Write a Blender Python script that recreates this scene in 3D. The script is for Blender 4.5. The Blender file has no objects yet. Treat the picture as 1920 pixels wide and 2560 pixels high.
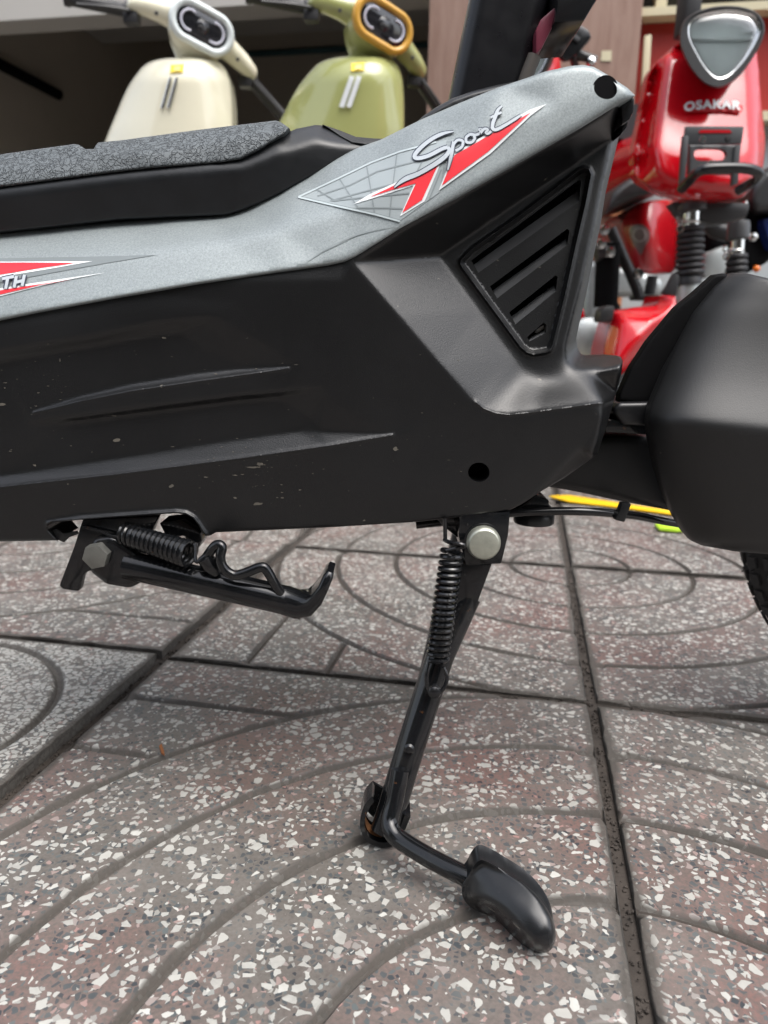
import bpy, bmesh, math, random
import numpy as np
from mathutils import Vector, Matrix, geometry
random.seed(7); rng = np.random.default_rng(7)
scene = bpy.context.scene; COL = scene.collection
R = math.radians

# ------------------------------------------------------------------ camera
CAM_H, PITCH, ROLL, LENS = .306228, R(13.478), R(1.055), 26.0
FPX = LENS / 36 * 2560                      # photograph is 1920 x 2560
_f = Vector((0, math.cos(PITCH), -math.sin(PITCH))); _u = Vector((0, math.sin(PITCH), math.cos(PITCH))); _x = Vector((1, 0, 0))
RIGHT = math.cos(ROLL) * _x + math.sin(ROLL) * _u
UP = -math.sin(ROLL) * _x + math.cos(ROLL) * _u
FWD = _f
CAM = Vector((0, 0, CAM_H))
cd = bpy.data.cameras.new('camera'); cam = bpy.data.objects.new('camera', cd); COL.objects.link(cam)
cd.sensor_fit = 'VERTICAL'; cd.sensor_height = 36; cd.sensor_width = 27; cd.lens = LENS
cd.clip_start = .02; cd.clip_end = 500
m = Matrix((RIGHT, UP, -FWD)).transposed().to_4x4(); m.translation = CAM; cam.matrix_world = m
cd.dof.use_dof = True; cd.dof.focus_distance = .425; cd.dof.aperture_fstop = 9.5
scene.camera = cam
scene.render.resolution_x, scene.render.resolution_y = 768, 1024

# ------------------------------------------------------------------ sky, sun, exposure
SUN_EL, SUN_AZ = 64, 140                    # azimuth: behind the camera, to the right
w = bpy.data.worlds.new('World'); scene.world = w; w.use_nodes = True
nt = w.node_tree; bg = nt.nodes['Background']
sky = nt.nodes.new('ShaderNodeTexSky'); sky.sky_type = 'NISHITA'; sky.sun_disc = False
sky.sun_elevation = R(SUN_EL); sky.sun_rotation = R(SUN_AZ); sky.air_density = 1.0; sky.dust_density = 4.0; sky.ozone_density = 1.0
hs = nt.nodes.new('ShaderNodeHueSaturation'); hs.inputs['Saturation'].default_value = .42
nt.links.new(sky.outputs[0], hs.inputs['Color']); nt.links.new(hs.outputs[0], bg.inputs['Color'])
bg.inputs['Strength'].default_value = .15
sl = bpy.data.lights.new('sun', 'SUN'); sl.energy = .9; sl.angle = R(55); sl.color = (1, .98, .95)
so = bpy.data.objects.new('sun', sl); COL.objects.link(so)
az = R(SUN_AZ); sd = Vector((math.sin(az) * math.cos(R(SUN_EL)), math.cos(az) * math.cos(R(SUN_EL)), math.sin(R(SUN_EL))))
so.rotation_euler = sd.to_track_quat('Z', 'Y').to_euler(); so.location = sd * 20
scene.view_settings.view_transform = 'Standard'; scene.view_settings.look = 'None'
scene.view_settings.exposure = 1.28; scene.view_settings.gamma = 1
try: scene.view_settings.use_curve_mapping = False
except Exception: pass

# ------------------------------------------------------------------ pixel <-> world (real depths are always given)
def ray(x, y): return RIGHT * ((x - 960) / FPX) - UP * ((y - 1280) / FPX) + FWD
def P(x, y, Y): d = ray(x, y); return CAM + d * (Y / d.y)
def PZ(x, y, z): d = ray(x, y); return CAM + d * ((z - CAM_H) / d.z)

# ------------------------------------------------------------------ materials
class NT:
    def __init__(s, name):
        s.m = bpy.data.materials.new(name); s.m.use_nodes = True; s.t = s.m.node_tree
        s.b = s.t.nodes['Principled BSDF']
    def n(s, typ, **kw):
        n = s.t.nodes.new('ShaderNode' + typ)
        for k, v in kw.items():
            if k.startswith('i_'):
                n.inputs[k[2:].replace('_', ' ')].default_value = v
            else: setattr(n, k, v)
        return n
    def l(s, a, b): s.t.links.new(a, b)
    def coord(s, kind='Object'): return s.n('TexCoord').outputs[kind]
    def math(s, op, a, b=None, c=None, clamp=False):
        n = s.n('Math', operation=op, use_clamp=clamp)
        for i, v in enumerate((a, b, c)):
            if v is None: continue
            if isinstance(v, (int, float)): n.inputs[i].default_value = v
            else: s.l(v, n.inputs[i])
        return n.outputs[0]
    def mix(s, f, a, b):
        n = s.n('Mix', data_type='RGBA', clamp_factor=True)
        for sock, v in ((n.inputs[0], f), (n.inputs[6], a), (n.inputs[7], b)):
            if isinstance(v, (int, float)): sock.default_value = v
            elif isinstance(v, tuple): sock.default_value = (*v, 1)
            else: s.l(v, sock)
        return n.outputs[2]
    def ramp(s, v, a, b):   # clamped remap
        n = s.n('MapRange', clamp=True); s.l(v, n.inputs[0]); n.inputs[1].default_value = a; n.inputs[2].default_value = b
        return n.outputs[0]
    def noise(s, co, scale, detail=3, rough=.55, dist=0):
        n = s.n('TexNoise'); s.l(co, n.inputs['Vector']); n.inputs['Scale'].default_value = scale
        n.inputs['Detail'].default_value = detail; n.inputs['Roughness'].default_value = rough; n.inputs['Distortion'].default_value = dist
        return n.outputs['Fac']
    def vor(s, co, scale, feature='F1', rnd=1):
        n = s.n('TexVoronoi', feature=feature); s.l(co, n.inputs['Vector']); n.inputs['Scale'].default_value = scale
        n.inputs['Randomness'].default_value = rnd
        return n
    def bump(s, h, strength, dist):
        n = s.n('Bump'); n.inputs['Strength'].default_value = strength; n.inputs['Distance'].default_value = dist
        s.l(h, n.inputs['Height']); s.l(n.outputs[0], s.b.inputs['Normal']); return n
    def base(s, v):
        if isinstance(v, tuple): s.b.inputs['Base Color'].default_value = (*v, 1)
        else: s.l(v, s.b.inputs['Base Color'])
    def set(s, **kw):
        for k, v in kw.items():
            k = k.replace('_', ' ')
            if isinstance(v, (int, float, tuple)): s.b.inputs[k].default_value = v
            else: s.l(v, s.b.inputs[k])
        return s
MATS = {}
def plain(name, col, rough=.5, metal=0, var=.12, nscale=40, bump=0, bscale=900, coat=0, spec=.5):
    if name in MATS: return MATS[name]
    t = NT(name); co = t.coord()
    nz = t.noise(co, nscale, 4)
    lo = tuple(c * (1 - var) for c in col); hi = tuple(min(1, c * (1 + var)) for c in col)
    t.base(t.mix(nz, lo, hi))
    r2 = t.noise(co, nscale * 2.3, 3)
    t.set(Roughness=t.math('ADD', t.math('MULTIPLY', r2, .16), rough - .08), Metallic=metal)
    t.b.inputs['Coat Weight'].default_value = coat; t.b.inputs['Coat Roughness'].default_value = .06
    t.b.inputs['Specular IOR Level'].default_value = spec
    if bump: t.bump(t.noise(co, bscale, 2), bump, .0004)
    MATS[name] = t.m; return t.m

def terrazzo(name, dens, red, scale=105):
    t = NT(name); co0 = t.coord()
    oi = t.n('ObjectInfo'); off = t.n('VectorMath', operation='SCALE'); cmb = t.n('CombineXYZ')
    t.l(oi.outputs['Random'], cmb.inputs[0]); t.l(oi.outputs['Random'], cmb.inputs[1]); t.l(cmb.outputs[0], off.inputs[0]); off.inputs[3].default_value = 37.3
    ad = t.n('VectorMath', operation='ADD'); t.l(co0, ad.inputs[0]); t.l(off.outputs[0], ad.inputs[1]); co = ad.outputs[0]
    # warp a little so the chips get broken, uneven outlines
    wn = t.n('TexNoise'); t.l(co, wn.inputs['Vector']); wn.inputs['Scale'].default_value = 190; wn.inputs['Detail'].default_value = 2
    ws = t.n('VectorMath', operation='SCALE'); t.l(wn.outputs['Color'], ws.inputs[0]); ws.inputs[3].default_value = .0026
    wa = t.n('VectorMath', operation='ADD'); t.l(co, wa.inputs[0]); t.l(ws.outputs[0], wa.inputs[1]); cw = wa.outputs[0]
    def chips(scale, thr, e0, e1):
        v1 = t.vor(cw, scale); ve = t.vor(cw, scale, 'DISTANCE_TO_EDGE')
        sp = t.n('SeparateColor'); t.l(v1.outputs['Color'], sp.inputs[0])
        sel = t.math('LESS_THAN', sp.outputs[0], thr)
        lim = t.math('MULTIPLY_ADD', sp.outputs[1], e1 - e0, e0)
        d = t.math('SUBTRACT', ve.outputs['Distance'], lim)
        return t.math('MULTIPLY', t.ramp(d, 0, .035), sel), sp.outputs[2]
    big = t.noise(co, 7, 4); mid = t.noise(co, 26, 4); fine = t.noise(co, 420, 3)
    matrix = t.mix(t.ramp(big, .36, .58), (.178, .100, .088) if red else (.15, .138, .12), (.132, .122, .110))
    matrix = t.mix(t.ramp(fine, .35, .7), matrix, (.098, .085, .076))
    d1, r1 = chips(300, .52, .04, .24)
    col = t.mix(d1, matrix, t.mix(r1, (.028, .032, .038), (.10, .115, .115)))
    p1, q1 = chips(240, .16, .05, .25)
    col = t.mix(p1, col, t.mix(q1, (.24, .25, .235), (.30, .17, .15)))
    w1, s1 = chips(scale * 1.08, dens, .085 if dens < .7 else .04, .30 if dens < .7 else .18)
    w2, s2 = chips(scale * 1.9, dens * .62, .06, .3)
    wc = t.mix(fine, t.mix(s1, (.25, .25, .232), (.54, .54, .505)), (.41, .40, .365))
    col = t.mix(w2, col, t.mix(s2, (.25, .245, .225), (.47, .465, .43)))
    col = t.mix(w1, col, wc)
    # dust film and grime
    dust = t.ramp(t.noise(co, 13, 5, .65), .46, .76)
    col = t.mix(t.math('MULTIPLY', dust, .46), col, (.205, .188, .168))
    stain = t.ramp(t.noise(co, 5.5, 5, .7), .56, .72)
    col = t.mix(t.math('MULTIPLY', stain, .35), col, (.06, .053, .047))
    at = t.n('Attribute', attribute_name='dirt')
    dn = t.ramp(t.math('ADD', at.outputs['Fac'], t.math('MULTIPLY', t.math('SUBTRACT', mid, .5), .9)), .30, .62)
    col = t.mix(t.math('MULTIPLY', dn, .92), col, t.mix(fine, (.042, .037, .032), (.084, .074, .063)))
    t.base(col)
    t.set(Roughness=t.math('MULTIPLY_ADD', t.math('MAXIMUM', dust, dn), .3, .44))
    hh = t.math('ADD', t.math('MULTIPLY', fine, .5), t.math('MULTIPLY', t.math('MAXIMUM', w1, w2), .5))
    t.bump(hh, .35, .0006)
    return t.m

def black_plastic(name, col=(.0066, .0068, .0073), rough=.33, dustamt=1.0, grain=.5):
    t = NT(name); co = t.coord()
    # faint broad wear, sparse pale dust flecks and dried drips
    n1 = t.noise(co, 14, 4)
    base = t.mix(t.ramp(n1, .35, .7), col, tuple(c * 1.35 for c in col))
    mp = t.n('Mapping'); t.l(co, mp.inputs[0]); mp.inputs['Scale'].default_value = (1, 1, 2.0)
    wn = t.n('TexNoise'); t.l(mp.outputs[0], wn.inputs['Vector']); wn.inputs['Scale'].default_value = 60; wn.inputs['Detail'].default_value = 3
    ws = t.n('VectorMath', operation='SCALE'); t.l(wn.outputs['Color'], ws.inputs[0]); ws.inputs[3].default_value = .022
    wa = t.n('VectorMath', operation='ADD'); t.l(mp.outputs[0], wa.inputs[0]); t.l(ws.outputs[0], wa.inputs[1])
    v = t.vor(wa.outputs[0], 75); sp = t.n('SeparateColor'); t.l(v.outputs['Color'], sp.inputs[0])
    area = t.ramp(t.noise(co, 9, 3), .42, .68)
    thr = t.math('MULTIPLY', sp.outputs[0], .16)
    fleck = t.math('MULTIPLY', t.math('LESS_THAN', v.outputs['Distance'], thr), t.math('GREATER_THAN', t.math('ADD', sp.outputs[1], t.math('MULTIPLY', area, .4)), .94))
    v2 = t.vor(wa.outputs[0], 210); sp2 = t.n('SeparateColor'); t.l(v2.outputs['Color'], sp2.inputs[0])
    f2 = t.math('MULTIPLY', t.math('LESS_THAN', v2.outputs['Distance'], .085), t.math('GREATER_THAN', sp2.outputs[1], .95))
    fl = t.math('MULTIPLY', t.math('MAXIMUM', fleck, t.math('MULTIPLY', f2, .6)), .5 * dustamt, clamp=True)
    t.base(t.mix(fl, base, (.22, .20, .165)))
    t.set(Roughness=t.math('ADD', t.math('MULTIPLY', n1, .12), rough - .06))
    t.b.inputs['Specular IOR Level'].default_value = .5
    t.bump(t.noise(co, 1500, 2), grain, .00022)
    return t.m

def silver_paint():
    t = NT('silver_paint'); co = t.coord()
    fl = t.noise(co, 2600, 2, .8); cl = t.noise(co, 900, 2)
    sp = t.math('ADD', t.math('MULTIPLY', fl, .6), t.math('MULTIPLY', cl, .4))
    t.base(t.mix(t.ramp(sp, .36, .64), (.205, .232, .236), (.345, .382, .388)))
    t.set(Metallic=.35, Roughness=.48); t.b.inputs['Coat Weight'].default_value = .15; t.b.inputs['Coat Roughness'].default_value = .22
    t.bump(fl, .12, .0003); return t.m

def pad_rubber():
    t = NT('pad_rubber'); co = t.coord()
    nz = t.noise(co, 260, 1, .5, .3); nb = t.noise(co, 380, 1, .5, .3)
    d1 = t.math('ABSOLUTE', t.math('SUBTRACT', nz, .5)); d2 = t.math('ABSOLUTE', t.math('SUBTRACT', nb, .53))
    h = t.math('SUBTRACT', 1, t.math('MAXIMUM', t.math('SUBTRACT', 1, t.ramp(d1, .012, .05)), t.math('MULTIPLY', t.math('SUBTRACT', 1, t.ramp(d2, .01, .04)), .6)))
    wear = t.noise(co, 25, 3)
    t.base(t.mix(h, (.066, .075, .08), t.mix(wear, (.095, .108, .114), (.128, .144, .152))))
    t.set(Roughness=.55); t.bump(h, 1.0, .0010)
    return t.m

def painted_steel(name, rough=.11, scratch=.5):
    t = NT(name); co = t.coord()
    mp = t.n('Mapping'); t.l(co, mp.inputs[0]); mp.inputs['Scale'].default_value = (3.2, 1, .6); mp.inputs['Rotation'].default_value = (0, .7, 0)
    s1 = t.noise(mp.outputs[0], 420, 3, .7); d = t.noise(co, 70, 5, .7)
    sc = t.math('MULTIPLY', t.ramp(s1, .64, .72), t.ramp(d, .5, .65))
    dust = t.ramp(t.noise(co, 34, 5, .7), .52, .8)
    c = t.mix(t.math('MULTIPLY', sc, scratch), (.006, .0065, .0075), (.09, .09, .085))
    c = t.mix(t.math('MULTIPLY', dust, .2), c, (.10, .088, .072))
    rust = t.ramp(t.noise(co, 120, 4, .7), .67, .73)
    c = t.mix(t.math('MULTIPLY', rust, .5), c, (.10, .042, .014))
    t.base(c); t.set(Roughness=t.math('MULTIPLY_ADD', t.math('MAXIMUM', dust, sc), .22, rough))
    t.bump(d, .10, .0006); return t.m

MAT = dict(
    tile=terrazzo('terrazzo_red', .46, True, 140), tile_dense=terrazzo('terrazzo_dense', .86, False, 165), tile_far=terrazzo('terrazzo_grey', .52, True, 146),
    plastic=black_plastic('black_plastic'), plastic_clean=black_plastic('black_plastic_clean', rough=.42, dustamt=.35, grain=.25),
    silver=silver_paint(), pad=pad_rubber(), steel=painted_steel('black_painted_steel'), wire=painted_steel('black_spring_wire', .15, .35),
    rubber=plain('black_rubber', (.008, .0085, .0095), .33, var=.6, nscale=90, bump=.12, bscale=300),
    louvre=black_plastic('louvre_plastic_lit', (.075, .077, .08), .42, .2, .4), foot=black_plastic('foot_rubber', (.008, .0085, .0095), .27, .9, .12), tubeblack=plain('tube_black', (.007, .007, .0085), .3, spec=.35),  # louvre: same black plastic, painted paler to stand for light on the ramps
    tailmat=plain('tail_mat', (.012, .0125, .013), .6, bump=1, bscale=420), fender=black_plastic('fender_plastic', (.009, .0093, .0098), .48, .5, .3),
    rubber_side=plain('side_rubber', (.008, .009, .0105), .38, var=.6, nscale=60, bump=.15, bscale=300),
    black=plain('deep_black', (.004, .004, .0045), .7, spec=.08), gloss_black=plain('gloss_black', (.01, .01, .011), .18),
    zinc=plain('zinc_plate', (.46, .47, .40), .40, .75, var=.3, nscale=180, bump=.5, bscale=260),
    steel_bolt=plain('dull_bolt_steel', (.17, .17, .155), .42, .6, var=.3, nscale=160),
    red=plain('decal_red', (.78, .022, .035), .4, var=.04), white=plain('decal_white', (.74, .77, .78), .4, var=.03),
    navy=plain('decal_navy', (.035, .042, .07), .45), grey=plain('decal_grey', (.19, .215, .22), .45, .2), letter=plain('decal_letter', (.44, .48, .51), .42, .1, var=.04),
    line=plain('decal_line', (.235, .265, .27), .5, .3), sheen=plain('decal_sheen', (.345, .385, .392), .45, .3, var=.05),
    rust=plain('rust', (.16, .065, .02), .85, var=.6, nscale=150), clip=plain('vent_gap_light', (.55, .56, .52), .5),  # clip: pale stand-in for the bright background behind the vent
    cream=plain('cream_paint', (.80, .765, .60), .16, coat=.7, var=.02), green=plain('olive_green_paint', (.37, .39, .15), .16, coat=.7, var=.03),
    ringw=plain('pearl_ring', (.72, .78, .78), .3, coat=.4, var=.02), ringo=plain('orange_ring', (.62, .33, .04), .3, coat=.4, var=.05),
    lens=plain('smoked_lens', (.012, .012, .015), .06, coat=1), lamp=plain('lamp_tube', (.62, .62, .72), .3), yellow=plain('yellow_badge', (.80, .58, .03), .4),
    grip=plain('grip_rubber', (.014, .014, .016), .5), redpaint=plain('red_paint', (.52, .003, .010), .14, coat=.5, var=.04),
    redfar=plain('red_paint_far', (.42, .006, .012), .22, coat=.6, var=.05), chrome=plain('chrome', (.78, .78, .77), .12, 1, var=.05),
    reflector=plain('lamp_reflector', (.80, .84, .85), .35, .05, var=.15, nscale=25), satin=plain('satin_black', (.02, .02, .021), .38),
    bracket=plain('bracket_grey', (.045, .047, .05), .42), alu=plain('cast_aluminium', (.45, .48, .48), .4, .6, var=.2), tyre=plain('tyre_rubber', (.02, .02, .021), .75, bump=.5),
    wall=plain('dim_plaster', (.52, .47, .40), .85, var=.14, nscale=2), lintel=plain('lintel_paint', (.40, .385, .36), .8, var=.06, nscale=3), ceil=plain('ceiling_paint', (.42, .39, .34), .9, nscale=2),
    floor=plain('garage_floor', (.3, .28, .25), .8, nscale=4), teal=plain('teal_conduit', (.02, .085, .10), .5),
    trim=plain('cream_trim', (.62, .56, .38), .5, var=.05), door=plain('red_door', (.36, .022, .014), .45, var=.08, nscale=6), glass=plain('dark_glass', (.02, .018, .014), .1),
    orange=plain('orange_wall', (.50, .20, .09), .7), blue=plain('blue_item', (.03, .16, .38), .5), pale=plain('pale_panel', (.42, .46, .47), .5),
    asphalt=plain('asphalt', (.06, .058, .055), .9, nscale=30, bump=.5, bscale=200), grout=plain('joint_dirt', (.042, .034, .028), .95, var=.75, nscale=60, bump=1, bscale=300),
    ystrip=plain('yellow_plastic', (.80, .48, .01), .45), lime=plain('lime_plastic', (.38, .60, .03), .45), bark=plain('bark', (.09, .065, .045), .9), leaf=plain('leaf', (.045, .085, .02), .5, var=.4, nscale=3),
    leafdry=plain('dry_leaf', (.22, .075, .02), .7), amber=plain('amber_lens', (.7, .16, .01), .2, coat=.5), bluepaint=plain('blue_paint', (.012, .028, .13), .25, coat=.5),
)
def marble():
    t = NT('pink_brown_stone'); co = t.coord()
    mp = t.n('Mapping'); t.l(co, mp.inputs[0]); mp.inputs['Scale'].default_value = (6, 6, .8)
    a = t.noise(mp.outputs[0], 5, 6, .65, .6); b = t.noise(co, 60, 4)
    c = t.mix(t.ramp(a, .3, .7), (.235, .135, .10), (.37, .25, .20)); c = t.mix(t.math('MULTIPLY', b, .35), c, (.26, .17, .135))
    t.base(c); t.set(Roughness=.42); return t.m
MAT['marble'] = marble()
def glass_mat():
    t = NT('clear_lens'); t.base((.9, .95, .95)); t.set(Roughness=.03, IOR=1.45); t.b.inputs['Transmission Weight'].default_value = 1; return t.m
MAT['clear'] = glass_mat()

# ------------------------------------------------------------------ object helpers
LOC = {}
def thing(name, label, cat, loc=(0, 0, 0), group=None):
    o = bpy.data.objects.new(name, None); COL.objects.link(o); o.empty_display_size = .05
    o.location = loc; LOC[o.name] = Vector(loc); o['label'] = label; o['category'] = cat
    if group: o['group'] = group
    return o
def tag(o, label, cat, group=None, kind=None):
    if label: o['label'] = label
    if cat: o['category'] = cat
    if group: o['group'] = group
    if kind: o['kind'] = kind
    return o
def obj(name, verts, faces, mat, parent=None, smooth=True, ang=38, label=None):
    """verts are world coordinates; the object is placed at its parent's origin"""
    base = LOC[parent.name] if parent is not None else Vector((0, 0, 0))
    me = bpy.data.meshes.new(name); me.from_pydata([tuple(Vector(v) - base) for v in verts], [], [tuple(f) for f in faces])
    me.validate(); me.materials.append(MAT[mat] if isinstance(mat, str) else mat)
    if smooth:
        me.polygons.foreach_set('use_smooth', [True] * len(me.polygons)); me.set_sharp_from_angle(angle=R(ang))
    o = bpy.data.objects.new(name, me); COL.objects.link(o)
    if parent is not None: o.parent = parent; LOC[o.name] = base
    else: LOC[o.name] = base
    if label: o['label'] = label
    return o
def join(*parts):
    V, Fc = [], []
    for v, f in parts:
        k = len(V); V += list(v); Fc += [tuple(i + k for i in q) for q in f]
    return V, Fc
def frames(pts):
    pts = [Vector(p) for p in pts]; T = []
    for i in range(len(pts)):
        a = pts[max(i - 1, 0)]; b = pts[min(i + 1, len(pts) - 1)]; T.append((b - a).normalized())
    n = T[0].orthogonal().normalized(); out = []
    for i, t in enumerate(T):
        if i: n = (n - t * n.dot(t)); n = n.normalized() if n.length > 1e-9 else t.orthogonal().normalized()
        out.append((n, t.cross(n)))
    return pts, out
def tube(pts, rad, n=12, cap=True, flat=1.0):
    pts, fr = frames(pts); V, Fc = [], []
    rads = rad if isinstance(rad, (list, tuple)) else [rad] * len(pts)
    for p, (a, b), r in zip(pts, fr, rads):
        for k in range(n):
            q = 2 * math.pi * k / n; V.append(p + a * math.cos(q) * r + b * math.sin(q) * r * flat)
    for i in range(len(pts) - 1):
        for k in range(n):
            Fc.append((i * n + k, i * n + (k + 1) % n, (i + 1) * n + (k + 1) % n, (i + 1) * n + k))
    if cap: Fc += [tuple(reversed(range(n))), tuple(range((len(pts) - 1) * n, len(pts) * n))]
    return V, Fc
def smooth_path(pts, n=6):
    """Catmull-Rom through the points"""
    pts = [Vector(p) for p in pts]; out = []
    for i in range(len(pts) - 1):
        p0, p1, p2, p3 = pts[max(i - 1, 0)], pts[i], pts[i + 1], pts[min(i + 2, len(pts) - 1)]
        for k in range(n):
            t = k / n
            out.append(.5 * ((2 * p1) + (p2 - p0) * t + (2 * p0 - 5 * p1 + 4 * p2 - p3) * t * t + (3 * p1 - p0 - 3 * p2 + p3) * t ** 3))
    out.append(pts[-1]); return out
def sp2(pts, n=6, closed=False):
    """2-D Catmull-Rom"""
    q = [Vector((x, y, 0)) for x, y in pts]
    if closed:
        q = [q[-1]] + q + [q[0], q[1]]; r = smooth_path(q, n)[n:-(n) - 1 + 0]
        return [(v.x, v.y) for v in r]
    return [(v.x, v.y) for v in smooth_path(q, n)]
def loft(rings, cap=True, closed=True):
    n = len(rings[0]); V = [v for r in rings for v in r]; Fc = []
    for i in range(len(rings) - 1):
        for k in range(n if closed else n - 1):
            Fc.append((i * n + k, i * n + (k + 1) % n, (i + 1) * n + (k + 1) % n, (i + 1) * n + k))
    if cap: Fc += [tuple(reversed(range(n))), tuple(range((len(rings) - 1) * n, len(rings) * n))]
    return V, Fc
def from_bm(bm):
    bm.verts.ensure_lookup_table(); bm.verts.index_update()
    V = [v.co.copy() for v in bm.verts]; Fc = [tuple(v.index for v in f.verts) for f in bm.faces]; bm.free(); return V, Fc
def prism(poly, vec, bev=0, seg=2):
    """polygon of world points extruded along vec, edges bevelled"""
    bm = bmesh.new(); vs = [bm.verts.new(p) for p in poly]; f = bm.faces.new(vs)
    r = bmesh.ops.extrude_face_region(bm, geom=[f]); nv = [g for g in r['geom'] if isinstance(g, bmesh.types.BMVert)]
    bmesh.ops.translate(bm, verts=nv, vec=vec); bmesh.ops.recalc_face_normals(bm, faces=bm.faces)
    if bev: bmesh.ops.bevel(bm, geom=list(bm.edges), offset=bev, segments=seg, affect='EDGES', profile=.6, clamp_overlap=True)
    return from_bm(bm)
def box(c, s, bev=0, seg=2, rot=None):
    bm = bmesh.new(); bmesh.ops.create_cube(bm, size=1)
    bmesh.ops.scale(bm, vec=s, verts=bm.verts)
    if bev: bmesh.ops.bevel(bm, geom=list(bm.edges), offset=bev, segments=seg, affect='EDGES', profile=.6, clamp_overlap=True)
    if rot is not None: bmesh.ops.rotate(bm, cent=(0, 0, 0), matrix=rot, verts=bm.verts)
    bmesh.ops.translate(bm, vec=c, verts=bm.verts); return from_bm(bm)
def lathe(profile, c, axis, n=28):
    """profile: list of (radius, height along axis)"""
    axis = Vector(axis).normalized(); a = axis.orthogonal().normalized(); b = axis.cross(a); rings = []
    for r, h in profile:
        rings.append([Vector(c) + axis * h + (a * math.cos(2 * math.pi * k / n) + b * math.sin(2 * math.pi * k / n)) * max(r, 1e-5) for k in range(n)])
    return loft(rings)
def torus(c, axis, Rm, rm, n=48, k=14, sq=1.0):
    axis = Vector(axis).normalized(); a = axis.orthogonal().normalized(); b = axis.cross(a); V, Fc = [], []
    for i in range(n):
        q = 2 * math.pi * i / n; d = a * math.cos(q) + b * math.sin(q)
        for j in range(k):
            t = 2 * math.pi * j / k; V.append(Vector(c) + d * (Rm + rm * math.cos(t)) + axis * rm * sq * math.sin(t))
    for i in range(n):
        for j in range(k): Fc.append((i * k + j, ((i + 1) % n) * k + j, ((i + 1) % n) * k + (j + 1) % k, i * k + (j + 1) % k))
    return V, Fc
def coil(a, b, rad, wire, turns, per=14, n=7, r1=None):
    a, b = Vector(a), Vector(b); ax = (b - a).normalized(); u = ax.orthogonal().normalized(); v = ax.cross(u); pts = []
    N = int(turns * per)
    for i in range(N + 1):
        t = i / N; q = 2 * math.pi * turns * t; r = rad + ((r1 if r1 else rad) - rad) * t
        pts.append(a.lerp(b, t) + (u * math.cos(q) + v * math.sin(q)) * r)
    return pts
# --- 2-D polygon tools (pixel domain)
def resample(pl, step, closed):
    pl = [np.array(p, float) for p in pl]
    if closed: pl = pl + [pl[0]]
    out = []
    for a, b in zip(pl[:-1], pl[1:]):
        n = max(1, int(np.ceil(np.linalg.norm(b - a) / step)))
        for k in range(n): out.append(a + (b - a) * k / n)
    if not closed: out.append(pl[-1])
    return np.array(out)
def inside(pts, poly):
    pts = np.asarray(pts, float); x, y = pts[:, 0], pts[:, 1]; poly = np.asarray(poly, float); res = np.zeros(len(pts), bool); j = len(poly) - 1
    for i in range(len(poly)):
        xi, yi = poly[i]; xj, yj = poly[j]
        if yi != yj:
            c = ((yi > y) != (yj > y)) & (x < (xj - xi) * (y - yi) / (yj - yi) + xi); res ^= c
        j = i
    return res
def segdist(pts, pl, closed=False):
    pts = np.asarray(pts, float); pl = np.asarray(pl, float); d = np.full(len(pts), 1e9)
    if closed: pl = np.vstack([pl, pl[:1]])
    for a, b in zip(pl[:-1], pl[1:]):
        ab = b - a; L = (ab ** 2).sum()
        if L < 1e-9: continue
        t = np.clip(((pts - a) @ ab) / L, 0, 1); d = np.minimum(d, np.hypot(*(pts - a - t[:, None] * ab).T))
    return d
def area2(p): p = np.asarray(p); x, y = p[:, 0], p[:, 1]; return (x * np.roll(y, -1) - y * np.roll(x, -1)).sum()
def inset(ring, d):
    ring = np.asarray(ring); nx = np.roll(ring, -1, 0) - np.roll(ring, 1, 0); nn = np.stack([-nx[:, 1], nx[:, 0]], 1)
    nn /= np.maximum(np.linalg.norm(nn, axis=1, keepdims=True), 1e-9)
    return ring + nn * d * np.sign(area2(ring))
def cdt(points, edges):
    r = geometry.delaunay_2d_cdt([Vector(p) for p in points], edges, [], 0, 1e-4)
    return np.array([tuple(v) for v in r[0]]), [tuple(f) for f in r[2]]
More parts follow.
